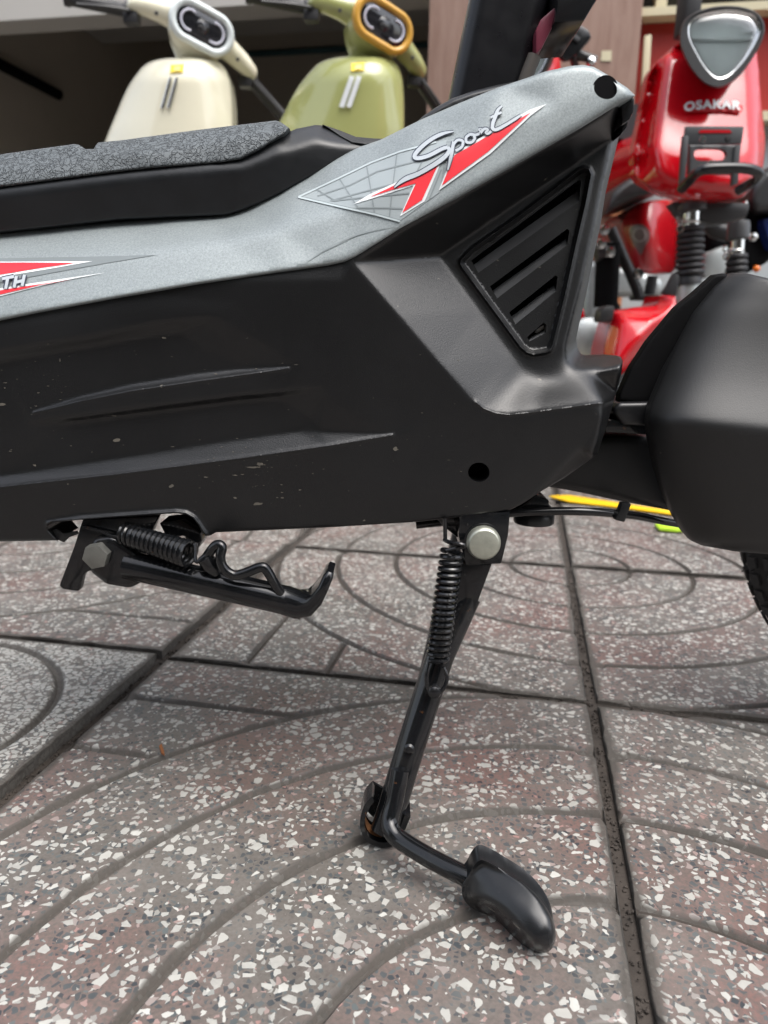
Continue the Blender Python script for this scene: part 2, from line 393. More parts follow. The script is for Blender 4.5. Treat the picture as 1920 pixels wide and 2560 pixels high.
class Field:
    """depth (metres) over the pixel domain: linear between feature lines, creases rounded by a blur"""
    def __init__(s, feats, bbox, sigma=7, step=3):
        pts, edges = [], []
        for pl in feats:
            k0 = len(pts)
            for i, p in enumerate(pl):
                pts.append(p)
                if i: edges.append((k0 + i - 1, k0 + i))
        P2 = np.array([(p[0], p[1]) for p in pts]); r = geometry.delaunay_2d_cdt([Vector(p) for p in P2], edges, [], 0, 1e-3)
        V = np.array([tuple(v) for v in r[0]]); Z = np.empty(len(V)); orig = r[3]
        src = np.array([p[2] for p in pts], float)
        for i, o in enumerate(orig):
            if len(o): Z[i] = src[o[0]]
            else:
                d = np.hypot(*(P2 - V[i]).T); k = np.argsort(d)[:2]; Z[i] = (src[k] / d[k]).sum() / (1 / d[k]).sum()
        x0, y0, x1, y1 = bbox; s.o = (x0, y0); s.step = step
        gx = np.arange(x0, x1 + step, step); gy = np.arange(y0, y1 + step, step); G = np.full((len(gy), len(gx)), np.nan)
        for f in r[2]:
            a, b, c = V[f[0]], V[f[1]], V[f[2]]; den = (b[1] - c[1]) * (a[0] - c[0]) + (c[0] - b[0]) * (a[1] - c[1])
            if abs(den) < 1e-9: continue
            lo = np.min([a, b, c], 0); hi = np.max([a, b, c], 0)
            i0 = max(0, int((lo[0] - x0) // step)); i1 = min(len(gx) - 1, int((hi[0] - x0) // step + 1)); j0 = max(0, int((lo[1] - y0) // step)); j1 = min(len(gy) - 1, int((hi[1] - y0) // step + 1))
            if i1 < i0 or j1 < j0: continue
            X, Y = np.meshgrid(gx[i0:i1 + 1], gy[j0:j1 + 1])
            w0 = ((b[1] - c[1]) * (X - c[0]) + (c[0] - b[0]) * (Y - c[1])) / den; w1 = ((c[1] - a[1]) * (X - c[0]) + (a[0] - c[0]) * (Y - c[1])) / den; w2 = 1 - w0 - w1
            mk = (w0 >= -1e-6) & (w1 >= -1e-6) & (w2 >= -1e-6); z = w0 * Z[f[0]] + w1 * Z[f[1]] + w2 * Z[f[2]]
            sub = G[j0:j1 + 1, i0:i1 + 1]; sub[mk] = z[mk]
        G = np.where(np.isnan(G), np.nanmean(G), G)
        sg = sigma / step; h = int(3 * sg + 1); k = np.exp(-.5 * (np.arange(-h, h + 1) / sg) ** 2); k /= k.sum()
        Gp = np.pad(G, h, mode='edge'); Gp = np.apply_along_axis(lambda v: np.convolve(v, k, 'valid'), 1, Gp); Gp = np.apply_along_axis(lambda v: np.convolve(v, k, 'valid'), 0, Gp)
        s.G = Gp
    def __call__(s, pts):
        pts = np.atleast_2d(np.asarray(pts, float)); u = np.clip((pts[:, 0] - s.o[0]) / s.step, 0, s.G.shape[1] - 1.001); v = np.clip((pts[:, 1] - s.o[1]) / s.step, 0, s.G.shape[0] - 1.001)
        i, j = u.astype(int), v.astype(int); a, b = u - i, v - j; G = s.G
        return (G[j, i] * (1 - a) + G[j, i + 1] * a) * (1 - b) + (G[j + 1, i] * (1 - a) + G[j + 1, i + 1] * a) * b
def panel(outline, Yf, step=8, holes=(), lines=(), skirt=.03, edge=(9, .0022), skirt_dir=(0, 1, 0), bstep=6):
    """sheet over a pixel outline with real depth Yf (metres), rounded rim and a skirt running back"""
    rings = [resample(outline, bstep, True)] + [resample(h, 4, True) for h in holes]
    pts, edges = [], []
    for r in rings:
        k0 = len(pts); n = len(r); pts += list(r); edges += [(k0 + i, k0 + (i + 1) % n) for i in range(n)]
    ew, ed = edge
    extra = []
    for f in (.12, .35, .65, 1.0): extra.append(inset(rings[0], ew * f))
    for h in rings[1:]:
        for f in (-2, -5): extra.append(inset(h, f))
    for l in lines: extra.append(np.asarray(l, float))
    ex = np.vstack(extra)
    lo, hi = rings[0].min(0), rings[0].max(0)
    X, Y = np.meshgrid(np.arange(lo[0], hi[0], step), np.arange(lo[1], hi[1], step)); X[::2] += step / 2
    g = np.stack([X.ravel(), Y.ravel()], 1)
    cand = np.vstack([ex, g])
    ok = inside(cand, rings[0])
    for h in rings[1:]: ok &= ~inside(cand, h)
    near = segdist(cand, rings[0], True); lim = np.r_[np.full(len(ex), .5), np.full(len(g), ew + 1.0)]
    ok &= near > lim
    cand = cand[ok]
    V, Fc = cdt(list(map(tuple, pts)) + list(map(tuple, cand)), edges)
    cen = np.array([V[list(f)].mean(0) for f in Fc]); keep = inside(cen, rings[0])
    for h in rings[1:]: keep &= ~inside(cen, h)
    Fc = [f for f, k in zip(Fc, keep) if k]
    d = segdist(V, rings[0], True); t = np.clip(1 - d / ew, 0, 1)
    Yv = Yf(V) + ed * (1 - np.sqrt(np.maximum(0, 1 - t * t)))
    W = [P(x, y, yy) for (x, y), yy in zip(V, Yv)]
    # skirts
    ec = {}
    for f in Fc:
        for i in range(len(f)):
            e = (f[i], f[(i + 1) % len(f)]); ec[tuple(sorted(e))] = ec.get(tuple(sorted(e)), []) + [e]
    bnd = [v[0] for v in ec.values() if len(v) == 1]; mp = {}; sv = Vector(skirt_dir) * skirt
    for a, b in bnd:
        for q in (a, b):
            if q not in mp: mp[q] = len(W); W.append(W[q] + sv)
        Fc.append((b, a, mp[a], mp[b]))
    # consistent outward facing: px y grows downward so flip
    return W, Fc
def patch(poly, Yf, off=0.0, step=8):
    """thin decal lying on a field"""
    r = resample(poly, step, True); n = len(r); lo, hi = r.min(0), r.max(0)
    X, Y = np.meshgrid(np.arange(lo[0], hi[0], step), np.arange(lo[1], hi[1], step)); g = np.stack([X.ravel(), Y.ravel()], 1)
    if len(g): g = g[inside(g, r)]; g = g[segdist(g, r, True) > step * .4] if len(g) else g
    V, Fc = cdt(list(map(tuple, r)) + list(map(tuple, g)), [(i, (i + 1) % n) for i in range(n)])
    cen = np.array([V[list(f)].mean(0) for f in Fc]); Fc = [f for f, k in zip(Fc, inside(cen, r)) if k]
    return [P(x, y, yy - off) for (x, y), yy in zip(V, Yf(V))], Fc
def ribbon(pl, wid, Yf, off, step=5):
    """flat stroke of given pixel width(s) on a field"""
    q = resample(pl, step, False); ws = np.interp(np.linspace(0, 1, len(q)), np.linspace(0, 1, len(wid)), wid) if isinstance(wid, (list, tuple)) else np.full(len(q), wid)
    t = np.gradient(q, axis=0); t /= np.maximum(np.linalg.norm(t, axis=1, keepdims=True), 1e-9); nn = np.stack([-t[:, 1], t[:, 0]], 1)
    A, B = q + nn * ws[:, None] / 2, q - nn * ws[:, None] / 2; n = len(q)
    V2 = np.vstack([A, B]); return [P(x, y, yy - off) for (x, y), yy in zip(V2, Yf(V2))], [(i, i + 1, n + i + 1, n + i) for i in range(n - 1)]

# ================================================================== SETTING
YAW = R(10.579); OX, OY, TS = -.327111, .610597, .4
CT, ST = math.cos(YAW), math.sin(YAW)
def tile2world(tx, ty): x, y = OX + tx * TS, OY + ty * TS; return Vector((x * CT + y * ST, -x * ST + y * CT, 0))
def on_facade(o):
    for v in o.data.vertices: v.co -= PIV
    o.location = PIV; o.rotation_euler.z = -YAW; return o
def sheet(name, z, x0, x1, y0, y1, mat):
    o = obj(name, [(x0, y0, z), (x1, y0, z), (x1, y1, z), (x0, y1, z)], [(0, 1, 2, 3)], mat, smooth=False); o['kind'] = 'structure'; return o
sheet('ground', -.035, -150, 150, -150, 150, 'asphalt')
pavement = sheet('pavement', -.0048, -3.2, 3.4, -1.4, 3.1, 'grout')

def tile_mesh(kind):
    """0.4 m paving tile: quarter arcs pressed round one corner, straight grooves in the other corner"""
    H = TS / 2 - .0035; polys = []; h = .0043
    lines = []
    if kind == 'fan':
        c = np.array((TS / 2, -TS / 2))
        for r in (.2, .4, .6, .8, 1.0):
            th = np.linspace(math.pi / 2 - .03, math.pi + .03, max(12, int(r * 46))); lines.append(c + TS * r * np.stack([np.cos(th), np.sin(th)], 1))
        for k in (.2, .4):
            y = TS / 2 - k * TS; xe = TS / 2 - math.sqrt(max(0, 1 - (1 - k) ** 2)) * TS
            lines.append(np.stack([np.linspace(-TS / 2 - .01, xe - .008, 14), np.full(14, y)], 1))
    else:
        th = np.linspace(math.pi * .52, -math.pi * .12, 26); lines.append(np.array((.03, .045)) + .135 * np.stack([np.cos(th), np.sin(th)], 1))
        lines.append(np.stack([np.linspace(-TS / 2 - .01, .02, 14), np.full(14, .181)], 1)); h = .0048
    ring = resample([(-H, -H), (H, -H), (H, H), (-H, H)], .01, True)
    jr = np.random.default_rng(3); k_ = np.convolve(jr.normal(0, .0016, len(ring) + 4), np.ones(5) / 5, 'valid'); ring = inset(ring, .0006 + np.abs(k_)[:, None] * 1.2)
    bev = [ring, inset(ring, .0012), inset(ring, .003)]
    pts = [tuple(p) for p in ring]; n = len(ring); edges = [(i, (i + 1) % n) for i in range(n)]
    cand = [bev[1], bev[2], inset(ring, .012)]
    for l in lines:
        t = np.gradient(l, axis=0); t /= np.linalg.norm(t, axis=1, keepdims=True); nn = np.stack([-t[:, 1], t[:, 0]], 1)
        q = []
        for o in (-1.6, -1.0, -.62, -.3, 0, .3, .62, 1.0, 1.6): q.append(l + nn * o * h)
        for pl in q:
            k0 = len(pts); prev = None
            for p in pl:
                if max(abs(p[0]), abs(p[1])) < H - .0032:
                    pts.append(tuple(p))
                    if prev is not None: edges.append((prev, len(pts) - 1))
                    prev = len(pts) - 1
                else: prev = None
    g = np.stack([a.ravel() for a in np.meshgrid(np.linspace(-H + .012, H - .012, 14), np.linspace(-H + .012, H - .012, 14))], 1)
    allc = np.vstack(cand + [g]); dl = np.min([segdist(allc, l) for l in lines], 0); ii = np.r_[np.zeros(len(allc) - len(g), bool), np.ones(len(g), bool)]
    allc = allc[~(ii & (dl < h * 2.2))]
    V, Fc = cdt(pts + [tuple(p) for p in allc], edges)
    dl = np.min([segdist(V, l) for l in lines], 0); de = H - np.max(np.abs(V), 1)
    s = np.clip((h - dl) / (h * .75), 0, 1); s = s * s * (3 - 2 * s)
    z = -.0042 * s - .0022 * np.clip(1 - de / .003, 0, 1) ** 2
    dirt = np.clip(np.maximum(1.15 - dl / (h * 1.35), np.clip(1 - de / .010, 0, 1)), 0, 1)
    W = [(x, y, zz) for (x, y), zz in zip(V, z)]; k = len(W)
    for i in range(n): W.append((ring[i][0], ring[i][1], -.03))
    rid = [int(np.argmin(((V - p) ** 2).sum(1))) for p in ring]
    Fc = list(Fc) + [(rid[(i + 1) % n], rid[i], k + i, k + (i + 1) % n) for i in range(n)]
    me = bpy.data.meshes.new('paving_tile'); me.from_pydata(W, [], Fc); me.validate()
    at = me.attributes.new('dirt', 'FLOAT', 'POINT'); at.data.foreach_set('value', list(dirt) + [1.0] * n)
    me.polygons.foreach_set('use_smooth', [True] * len(me.polygons)); me.set_sharp_from_angle(angle=R(50)); return me
FAN, ODD = tile_mesh('fan'), tile_mesh('odd')
FAN.materials.append(MAT['tile']); ODD.materials.append(MAT['tile_dense'])
for iy in range(-4, 6):
    for ix in range(-7, 8):
        c = tile2world(ix + .5, iy + .5)
        if not (-2.7 < c.x < 3.0 and -1.0 < c.y < 2.75): continue
        special = (ix, iy) == (-1, -1)
        o = bpy.data.objects.new('paving_tile', ODD if special else FAN); COL.objects.link(o); o.parent = pavement
        # arcs of four neighbours meet in rings round every second corner
        ex, ey = ix % 2 == 0, iy % 2 == 0
        rot = {(True, False): 0, (True, True): 90, (False, True): 180, (False, False): 270}[(ex, ey)]
        near = abs(ix) < 3 and -3 < iy < 3
        o.location = (c.x, c.y, .0055 if special else rng.uniform(-.0013, .0013))
        if (ix, iy) == (0, 0): o.location.z = -.0012
        if ix == -1 and iy == 0: o.location.z = .0045
        o.rotation_euler = (rng.uniform(-.002, .002), rng.uniform(-.002, .002), R(rot) - YAW)
        if special: o.rotation_euler.z = -YAW
        if rng.random() < .3 and not special:
            o.material_slots[0].link = 'OBJECT'; o.material_slots[0].material = MAT['tile_far']
# crumbs and packed dirt in the open joints
V, Fc = [], []
for a, b, wdt, n in (((0, -1), (0, .6), .006, 420), ((1, -1.2), (1, 1), .004, 420), ((-.6, 0), (2, 0), .003, 320)):
    for i in range(n):
        t = rng.random(); p = tile2world(a[0] + (b[0] - a[0]) * t, a[1] + (b[1] - a[1]) * t) + Vector((rng.normal(0, wdt * .55), rng.normal(0, wdt * .55), -.0040 + rng.uniform(-.001, .0012)))
        s = rng.uniform(.0005, .0016); bm = bmesh.new(); bmesh.ops.create_icosphere(bm, subdivisions=1, radius=s)
        for v in bm.verts: v.co *= rng.uniform(.6, 1.2)
        bmesh.ops.translate(bm, vec=p, verts=bm.verts); v_, f_ = from_bm(bm); V, Fc = join((V, Fc), (v_, f_))
tag(obj('joint_dirt', V, Fc, 'grout', smooth=False), 'dark soil crumbs packed in the joints between paving tiles', 'dirt', kind='stuff')
# dry leaf scrap on the near tile
lp = [PZ(*q, .002) for q in ((398, 1868), (404, 1862), (410, 1880), (412, 1890), (404, 1886))]
tag(obj('dry_leaf', *prism(lp, (0, 0, .0012)), 'leafdry'), 'tiny curled orange dry leaf scrap lying on the paving', 'leaf')
# yellow strip and lime scrap lying behind the bicycle
yp = [PZ(*q, .004) for q in ((1372, 1243), (1420, 1240), (1560, 1262), (1760, 1290), (1760, 1299), (1560, 1272), (1420, 1256))]
tag(obj('plastic_strip', *prism(yp, (0, 0, .003), .001), 'ystrip'), 'bright yellow plastic strip lying flat on the paving behind the bicycle', 'strip')
gp = [PZ(*q, .004) for q in ((1636, 1316), (1660, 1311), (1720, 1314), (1740, 1326), (1690, 1331), (1648, 1327))]
tag(obj('plastic_scrap', *prism(gp, (0, 0, .005), .0015), 'lime'), 'small lime green plastic scrap lying on the paving', 'scrap')

# ------------------------------------------------------------------ shop building
YF, YB = 2.75, 6.2     # facade plane, back wall
PIV = Vector((P(1068, 200, YF).x, YF, 0))
shop = thing('shop_building', 'shop front with dark open garage, pink brown stone pillar and red door', 'building', PIV)
shop.rotation_euler.z = -YAW
def wallbox(name, x0, x1, y0, y1, z0, z1, mat, par=shop, bev=0):
    return obj(name, *box(((x0 + x1) / 2, (y0 + y1) / 2, (z0 + z1) / 2), (x1 - x0, y1 - y0, z1 - z0), bev), mat, par, smooth=bool(bev))
xl = P(235, 300, YB).x
xp0, xp1 = P(1068, 200, YF).x, P(1584, 60, YF).x
wallbox('garage_floor', -4.5, xp1, YF + .02, YB, -.05, .004, 'floor')
wallbox('back_wall', -4.6, xp1, YB, YB + .1, 0, 3.3, 'wall')
wallbox('side_wall', xl - .12, xl - .001, YF + .25, YB - .002, .006, 2.8, 'wall')
wallbox('ceiling', -4.6, 2.5, YF + .26, YB - .003, 2.82, 2.95, 'ceil')
zt = P(820, -22, YF).z
wallbox('lintel', -4.6, xp0 - .002, YF, YF + .12, zt, 3.4, 'lintel')
zb = P(800, 8, 4.6).z
wallbox('ceiling_beam', xl + .01, xp0 + .6, 4.6, 4.85, zb, 2.81, 'lintel')
z_t = P(600, 103, YB).z
obj('conduit', *tube([(xl + .004, YB - .03, z_t), (xp1 - .3, YB - .03, z_t)], .022, 8), 'teal', shop)
a, b = P(15, 62, 3.4), P(110, 140, 3.4)
obj('shelf_rail', *tube([Vector((xl + .03, 3.3, 1.62)), Vector((xl + .03, 4.3, 1.62))], .03, 8), 'black', shop)
wallbox('pillar', xp0, xp1, YF, YF + .5, -.03, 3.4, 'marble', bev=.006)
wallbox('partition', xp1 - .1, xp1 - .002, YF + .5, YB, 0, 3.3, 'wall')
# stone slab joints on the pillar are faint; paper notices taped on it
n1 = [P(*q, YF - .003) for q in ((1480, -30), (1545, -30), (1541, 18), (1485, 19))]
tag(on_facade(obj('paper_notice', *prism(n1, (0, .001, 0)), 'white')), 'white paper notice taped high on the pink brown pillar', 'notice')
n2 = [P(*q, YF - .003) for q in ((1490, 156), (1513, 157), (1512, 182), (1488, 180))]
tag(on_facade(obj('yellow_sticker', *prism(n2, (0, .001, 0)), 'trim')), 'small yellowish sticker on the pink brown pillar', 'sticker')
# red door bay right of the pillar
xr = P(2050, 60, YF).x; xr2 = P(2350, 60, YF).x
zA, zB = P(1650, 70, YF).z, P(1650, 306, YF).z
door = wallbox('door_panel', xp1 + .002, xr2, YF + .10, YF + .16, zB, zA, 'door')
wallbox('top_rail', xp1 + .002, xr2, YF + .04, YF + .12, zA + .002, zA + .026, 'trim', door)
wallbox('bottom_rail', xp1 + .002, xr2, YF + .04, YF + .12, zB - .03, zB - .002, 'trim', door)
win = wallbox('transom_window', xp1 + .002, xr2, YF + .12, YF + .14, zA + .03, 3.4, 'glass')
xm = P(1622, 30, YF).x
wallbox('mullion', xm, xm + .033, YF + .06, YF + .118, zA + .03, 3.4, 'trim', win)
wallbox('mullion', xm + .62, xm + .653, YF + .06, YF + .118, zA + .03, 3.4, 'trim', win)
g1 = [P(*q, YF + .03) for q in ((1584, 126), (1600, 124), (1590, 305), (1573, 305))]
obj('door_post', *prism(g1, (0, .03, 0), .003), 'trim', shop)
g2 = P(1655, 200, YF); wallbox('pull_handle', P(1616, 190, YF).x, P(1624, 190, YF).x, YF + .05, YF + .098, P(1616, 216, YF).z, P(1616, 186, YF).z, 'trim', door, .004)
wallbox('lower_panel', xp1 + .002, xr2, YF + .11, YF + .15, -.03, zB - .032, 'pale')
xo = P(1527, 400, YF).x
wallbox('orange_pier', xo, P(1562, 400, YF).x, YF - .05, YF - .002, -.03, P(1540, 330, YF).z, 'orange')
wallbox('blue_box_panel', xp1 - .02, xp1 + .12, YF + .03, YF + .1, P(1570, 442, YF).z, P(1570, 415, YF).z, 'blue')
wallbox('end_wall', xr2, xr2 + .3, YF, YF + 3, -.03, 3.4, 'lintel')

# ------------------------------------------------------------------ the far side of the street, behind the camera (unseen houses added to darken what the panels mirror)
def house(x0, x1, h, col, label):
    t = thing('unseen_street_house', label, 'building', ((x0 + x1) / 2, -11, -.035), 'unseen houses added across the street')
    m_ = plain('house_paint_' + str(len(MATS)), col, .85, var=.08, nscale=1)
    obj('wall', *box(((x0 + x1) / 2, -13, h / 2 - .03), (x1 - x0 - .02, 4, h)), m_, t, smooth=False)
    for k in range(int(h // 3)):
        for xx in np.arange(x0 + .8, x1 - .6, 1.5):
            w_ = obj('window', *box((xx, -10.99, k * 3 + 1.5), (.9, .06, 1.5 if k else 2.2)), 'glass', t, smooth=False)
            obj('sill', *box((xx, -10.94, k * 3 + (.70 if k else .36)), (1.1, .14, .06)), 'lintel', w_, smooth=False)
house(-17, -10, 7.5, (.30, .27, .2), 'unseen tall beige street house added across the road'); house(-10, -4, 9.5, (.22, .2, .18), 'unseen tallest grey brown street house added across the road')
house(-4, 2, 7, (.25, .16, .11), 'unseen brown street house added across the road'); house(2, 8, 8.2, (.2, .22, .2), 'unseen greenish grey street house added across the road'); house(8, 15, 6.5, (.28, .25, .22), 'unseen low pale street house added across the road')
# ------------------------------------------------------------------ street trees behind the camera (seen only as reflections)
def tree(x, y, h, seed, label):
    r = np.random.default_rng(seed); t = thing('street_tree', label, 'tree', (x, y, -.035), 'trees along the street')
    V, Fc = tube([(x, y, -.04), (x + .05, y, h * .3), (x - .05, y + .1, h * .55), (x, y, h * .8)], [.16, .12, .08, .03], 10); L = []
    tips = []
    for i in range(9):
        a = r.uniform(0, 6.28); z0 = h * r.uniform(.35, .65); d = Vector((math.cos(a), math.sin(a), r.uniform(.3, .9)))
        e = Vector((x, y, z0)) + d * h * r.uniform(.2, .33); V, Fc = join((V, Fc), tube([(x, y, z0), Vector((x, y, z0)) + d * h * .12, e], [.05, .035, .012], 6)); tips.append(e)
    obj('trunk', V, Fc, 'bark', t)
    n = 2600; c = np.array([tuple(tips[i]) for i in r.integers(0, len(tips), n)]) + r.normal(0, h * .085, (n, 3)); V, Fc = [], []
    for p in c:
        u = Vector(r.normal(0, 1, 3)).normalized(); v = u.orthogonal().normalized(); s = r.uniform(.07, .15); p = Vector(p); k = len(V)
        V += [p - u * s, p + v * s * .45, p + u * s, p - v * s * .45 + u.cross(v) * s * .2]; Fc.append((k, k + 1, k + 2, k + 3))
    obj('crown', V, Fc, 'leaf', t, smooth=False)
tree(-5.6, -6.0, 6.2, 3, 'broad leafy street tree beside the tallest house'); tree(-.2, -6.8, 5.8, 4, 'rounded leafy street tree before the brown house')
tree(-3.4, -5.2, 5.6, 1, 'leafy street tree with forked trunk beside the road'); tree(2.6, -6.4, 6.4, 2, 'tall leafy street tree across from the stone pillar')

# ================================================================== THE ELECTRIC BICYCLE
bike = thing('electric_bicycle', 'black and silver electric bicycle with red striped side fairing standing on its centre stand', 'electric bicycle', (.02, .53, 0))
mm = .001
def pl(*pts): return [tuple(p) for p in pts]
SIL_LOW = [(-140, 832), (0, 803), (100, 782), (300, 745), (500, 711), (700, 682), (820, 666), (862, 657), (890, 646), (1000, 578), (1150, 495), (1300, 410), (1450, 325), (1554, 257), (1587, 240)]
# ---- black side cover ------------------------------------------------
top = [(-140, 815), (0, 786), (300, 728), (700, 666), (850, 641), (885, 630), (1000, 560), (1300, 392), (1450, 307), (1556, 243)]
right = [(1582, 246), (1578, 283), (1557, 326), (1548, 340), (1514, 481), (1501, 564), (1484, 641), (1465, 739), (1447, 815), (1441, 845), (1443, 868), (1452, 884), (1468, 891), (1500, 891), (1541, 889), (1552, 892), (1557, 902), (1554, 931), (1541, 981), (1530, 1020), (1515, 1070), (1495, 1130), (1485, 1143)]
bot = [(1410, 1195), (1350, 1230), (1305, 1260), (1275, 1275), (1190, 1288), (1040, 1305), (830, 1318), (540, 1331), (528, 1338), (515, 1341), (505, 1330), (497, 1314), (483, 1296), (465, 1286), (440, 1283), (350, 1289), (200, 1300), (128, 1306), (118, 1312), (120, 1324), (145, 1351), (0, 1354), (-140, 1358)]
cover_outline = top + right + bot
O_, RC = 420, 446
feats = [
    [(x, y, 422.5) for x, y in ((-160, 800), (0, 770), (300, 715), (700, 655), (860, 632))],
    [(860, 632, 421), (1000, 550, 419), (1300, 380, 419), (1450, 295, 419), (1600, 215, 419)],
    # dark slope under the fairing, running down into the vent recess
    [(1000, 578, 419), (1150, 495, 419), (1300, 410, 419), (1450, 325, 419), (1540, 266, 420), (1600, 228, 422)],
    [(1098, 640, RC), (1189, 578, RC), (1322, 487, RC), (1421, 420, RC), (1524, 348, RC)],
    # outer crease of the bright sloping facet
    [(882, 654, 420), (1000, 790, 419), (1100, 908, 419), (1180, 998, 419), (1209, 1021, 419), (1239, 1034, 419), (1272, 1037, 419), (1332, 1031, 419), (1510, 1006, 419)],
    [(882, 654, 420), (990, 648, 433), (1098, 640, RC)],
    # inner crease
    [(1098, 640, RC), (1130, 684, RC), (1200, 778, RC), (1286, 897, RC), (1312, 934, RC), (1342, 953, RC - 1), (1380, 955, RC - 2), (1430, 938, RC - 3), (1470, 932, 440), (1548, 921, 439)],
    # right edge of the recess, then the chamfer running back
    [(1557, 263, RC), (1531, 349, RC), (1511, 448, RC), (1488, 564, RC), (1458, 700, RC), (1432, 799, RC), (1414, 868, RC), (1416, 900, RC), (1428, 919, RC - 1), (1451, 927, 443), (1498, 922, 441), (1556, 912, 439)],
    [(1600, 250, 470), (1578, 300, 470), (1548, 345, 468), (1514, 481, 468), (1501, 564, 468), (1484, 641, 468), (1465, 739, 468), (1447, 815, 468), (1441, 845, 468), (1443, 870, 468), (1456, 886, 468), (1500, 889, 468), (1545, 887, 468), (1570, 890, 470)],
    # outer plane's right edge, wrapping back
    [(1510, 1006, 419), (1506, 1060, 420), (1497, 1100, 420), (1482, 1138, 421)],
    [(1556, 912, 439), (1552, 940, 446), (1541, 985, 452), (1528, 1040, 452), (1515, 1080, 452), (1495, 1145, 450)],
    # bottom of the cover
    [(-160, 1370, 424), (0, 1362, 424), (540, 1345, 424), (1040, 1318, 424), (1200, 1300, 424), (1300, 1275, 424), (1500, 1160, 440)],
    [(-160, 1290, 421), (200, 1275, 421), (540, 1260, 421), (1000, 1240, 421), (1250, 1200, 421), (1450, 1120, 421)],
    # ribs: dark upper slope
    [(-160, 905, 420), (0, 876, 420), (240, 838, 420), (420, 800, 420), (540, 790, 420)],
    [(-160, 935, 425), (0, 903, 425), (240, 863, 425), (440, 829, 424.5), (500, 812, 422.5), (545, 794, 420)],
    # bright thin edge and the fin below it
    [(84, 1031, 424.5), (200, 993, 424.8), (330, 962, 424.8), (500, 934, 424.8), (600, 924, 424.2), (725, 919, 421)],
    [(80, 1033, 424), (200, 1003, 421.8), (330, 978, 421), (500, 953, 420.8), (620, 936, 420.5), (728, 922, 420.5)],
    [(72, 1056, 424), (200, 1044, 421.8), (400, 1016, 420.8), (600, 990, 420.5), (700, 980, 420.5), (806, 968, 420)],
    [(70, 1059, 424.5), (200, 1050, 425.5), (400, 1024, 425.5), (600, 999, 425), (700, 989, 423.5), (808, 971, 420)],
    # lower rib
    [(-160, 1212, 424.5), (0, 1190, 424.5), (300, 1145, 424.5), (600, 1098, 424.5), (740, 1079, 424), (800, 1078, 422.5), (985, 1084, 420)],
    [(-160, 1238, 418.8), (0, 1221, 418.8), (300, 1187, 418.8), (600, 1148, 418.6), (820, 1116, 418.4), (988, 1087, 419.4)],
    # where the rib recesses fade out to the right
    [(545, 830, 422.5), (520, 880, 424.5), (590, 905, 424)], [(560, 800, 420), (700, 880, 420.5), (760, 925, 420)],
    [(700, 1000, 424.5), (780, 1050, 424)], [(815, 985, 420), (900, 1045, 420), (985, 1080, 420)],
    [(860, 700, 420), (900, 850, 420), (950, 980, 420), (1080, 1050, 420), (1200, 1120, 420)],
    [(650, 705, 420.5), (600, 760, 420.5), (300, 780, 420.5), (-160, 850, 420.5)],
]
feats = [[(x, y, (z + (np.clip(650 - y, -260, 320) * .024 if z > 442 and x > 1090 and z < 450 else 0)) * mm) for x, y, z in f] for f in feats]
F_SHARP = Field(feats, (-180, 180, 1640, 1400), sigma=4.2); F_SOFT = Field(feats, (1000, 700, 1640, 1200), sigma=15)
def FIELD(p):
    p = np.atleast_2d(np.asarray(p, float)); k = np.clip(1.6 - np.hypot((p[:, 0] - 1345) / 150, (p[:, 1] - 965) / 62), 0, 1) * np.clip((p[:, 0] - 1015) / 60, 0, 1)
    return F_SHARP(p) * (1 - k) + F_SOFT(p) * k
EDGE1 = [(-150, 1234), (0, 1218), (300, 1185), (600, 1146), (820, 1115), (980, 1088)]
EDGE2 = [(84, 1032), (200, 1003), (330, 977), (500, 952), (620, 935), (722, 921)]
EDGE3 = [(1190, 1006), (1209, 1021), (1239, 1033), (1272, 1037), (1332, 1031), (1506, 1007)]
rim = [(1153, 650), (1180, 622), (1300, 538), (1446, 426), (1460, 420), (1472, 422), (1478, 436), (1464, 510), (1440, 612), (1412, 740), (1382, 862), (1376, 876), (1364, 881), (1334, 886), (1318, 881), (1302, 868), (1230, 770), (1158, 672), (1151, 660)]
rimr = resample(rim, 4, True)
def Ycover(pts):
    pts = np.atleast_2d(np.asarray(pts, float))
    y = FIELD(pts); d = segdist(pts, rimr[::2], True); inn = inside(pts, rim)
    y = y - .0022 * np.exp(-(d / 4.2) ** 2) + np.where(inn, .0035 * np.clip((d - 3) / 8, 0, 1), 0)
    # crisp rounded edges where ribs and ledge turn over
    for e_, amp in ((EDGE1, .0008), (EDGE2, .0007), (EDGE3, .0009)): y = y - amp * np.exp(-(segdist(pts, e_) / 3.6) ** 2)
    # moulded bead along the stand cut-out
    bead = [(122, 1310), (200, 1299), (350, 1288), (440, 1282), (465, 1285), (484, 1296), (498, 1316), (512, 1338)]
    y = y - .003 * np.exp(-(segdist(pts, bead) / 7.0) ** 2)
    return y
slots = [[(1178, 651), (1196, 682), (1447, 503), (1453, 452), (1448, 449)], [(1225, 716), (1243, 746), (1418, 612), (1424, 576), (1418, 572)],
         [(1273, 781), (1289, 811), (1390, 727), (1394, 692), (1388, 689)], [(1318, 843), (1324, 853), (1364, 832), (1366, 812), (1359, 806)]]
th = np.linspace(0, 2 * math.pi, 28, endpoint=False)
hole1 = [(1197 + 27 * math.cos(t), 1181 + 24.5 * math.sin(t)) for t in th]
crl = [resample([(x, y) for x, y, z in f], 5, False) for f in feats[3:8] + feats[9:10] + feats[14:21]]
lns = crl + [resample([(x, y + d_) for x, y in e_], 5, False) for e_ in (EDGE1, EDGE2, EDGE3) for d_ in (-7, -3.5, 0, 3.5, 7)] + [np.array(inset(rimr, d)) for d in (-8, -5, -2.5, 0, 2.5, 5, 8, 12)] + [inset(resample(s, 4, True), -3) for s in slots]
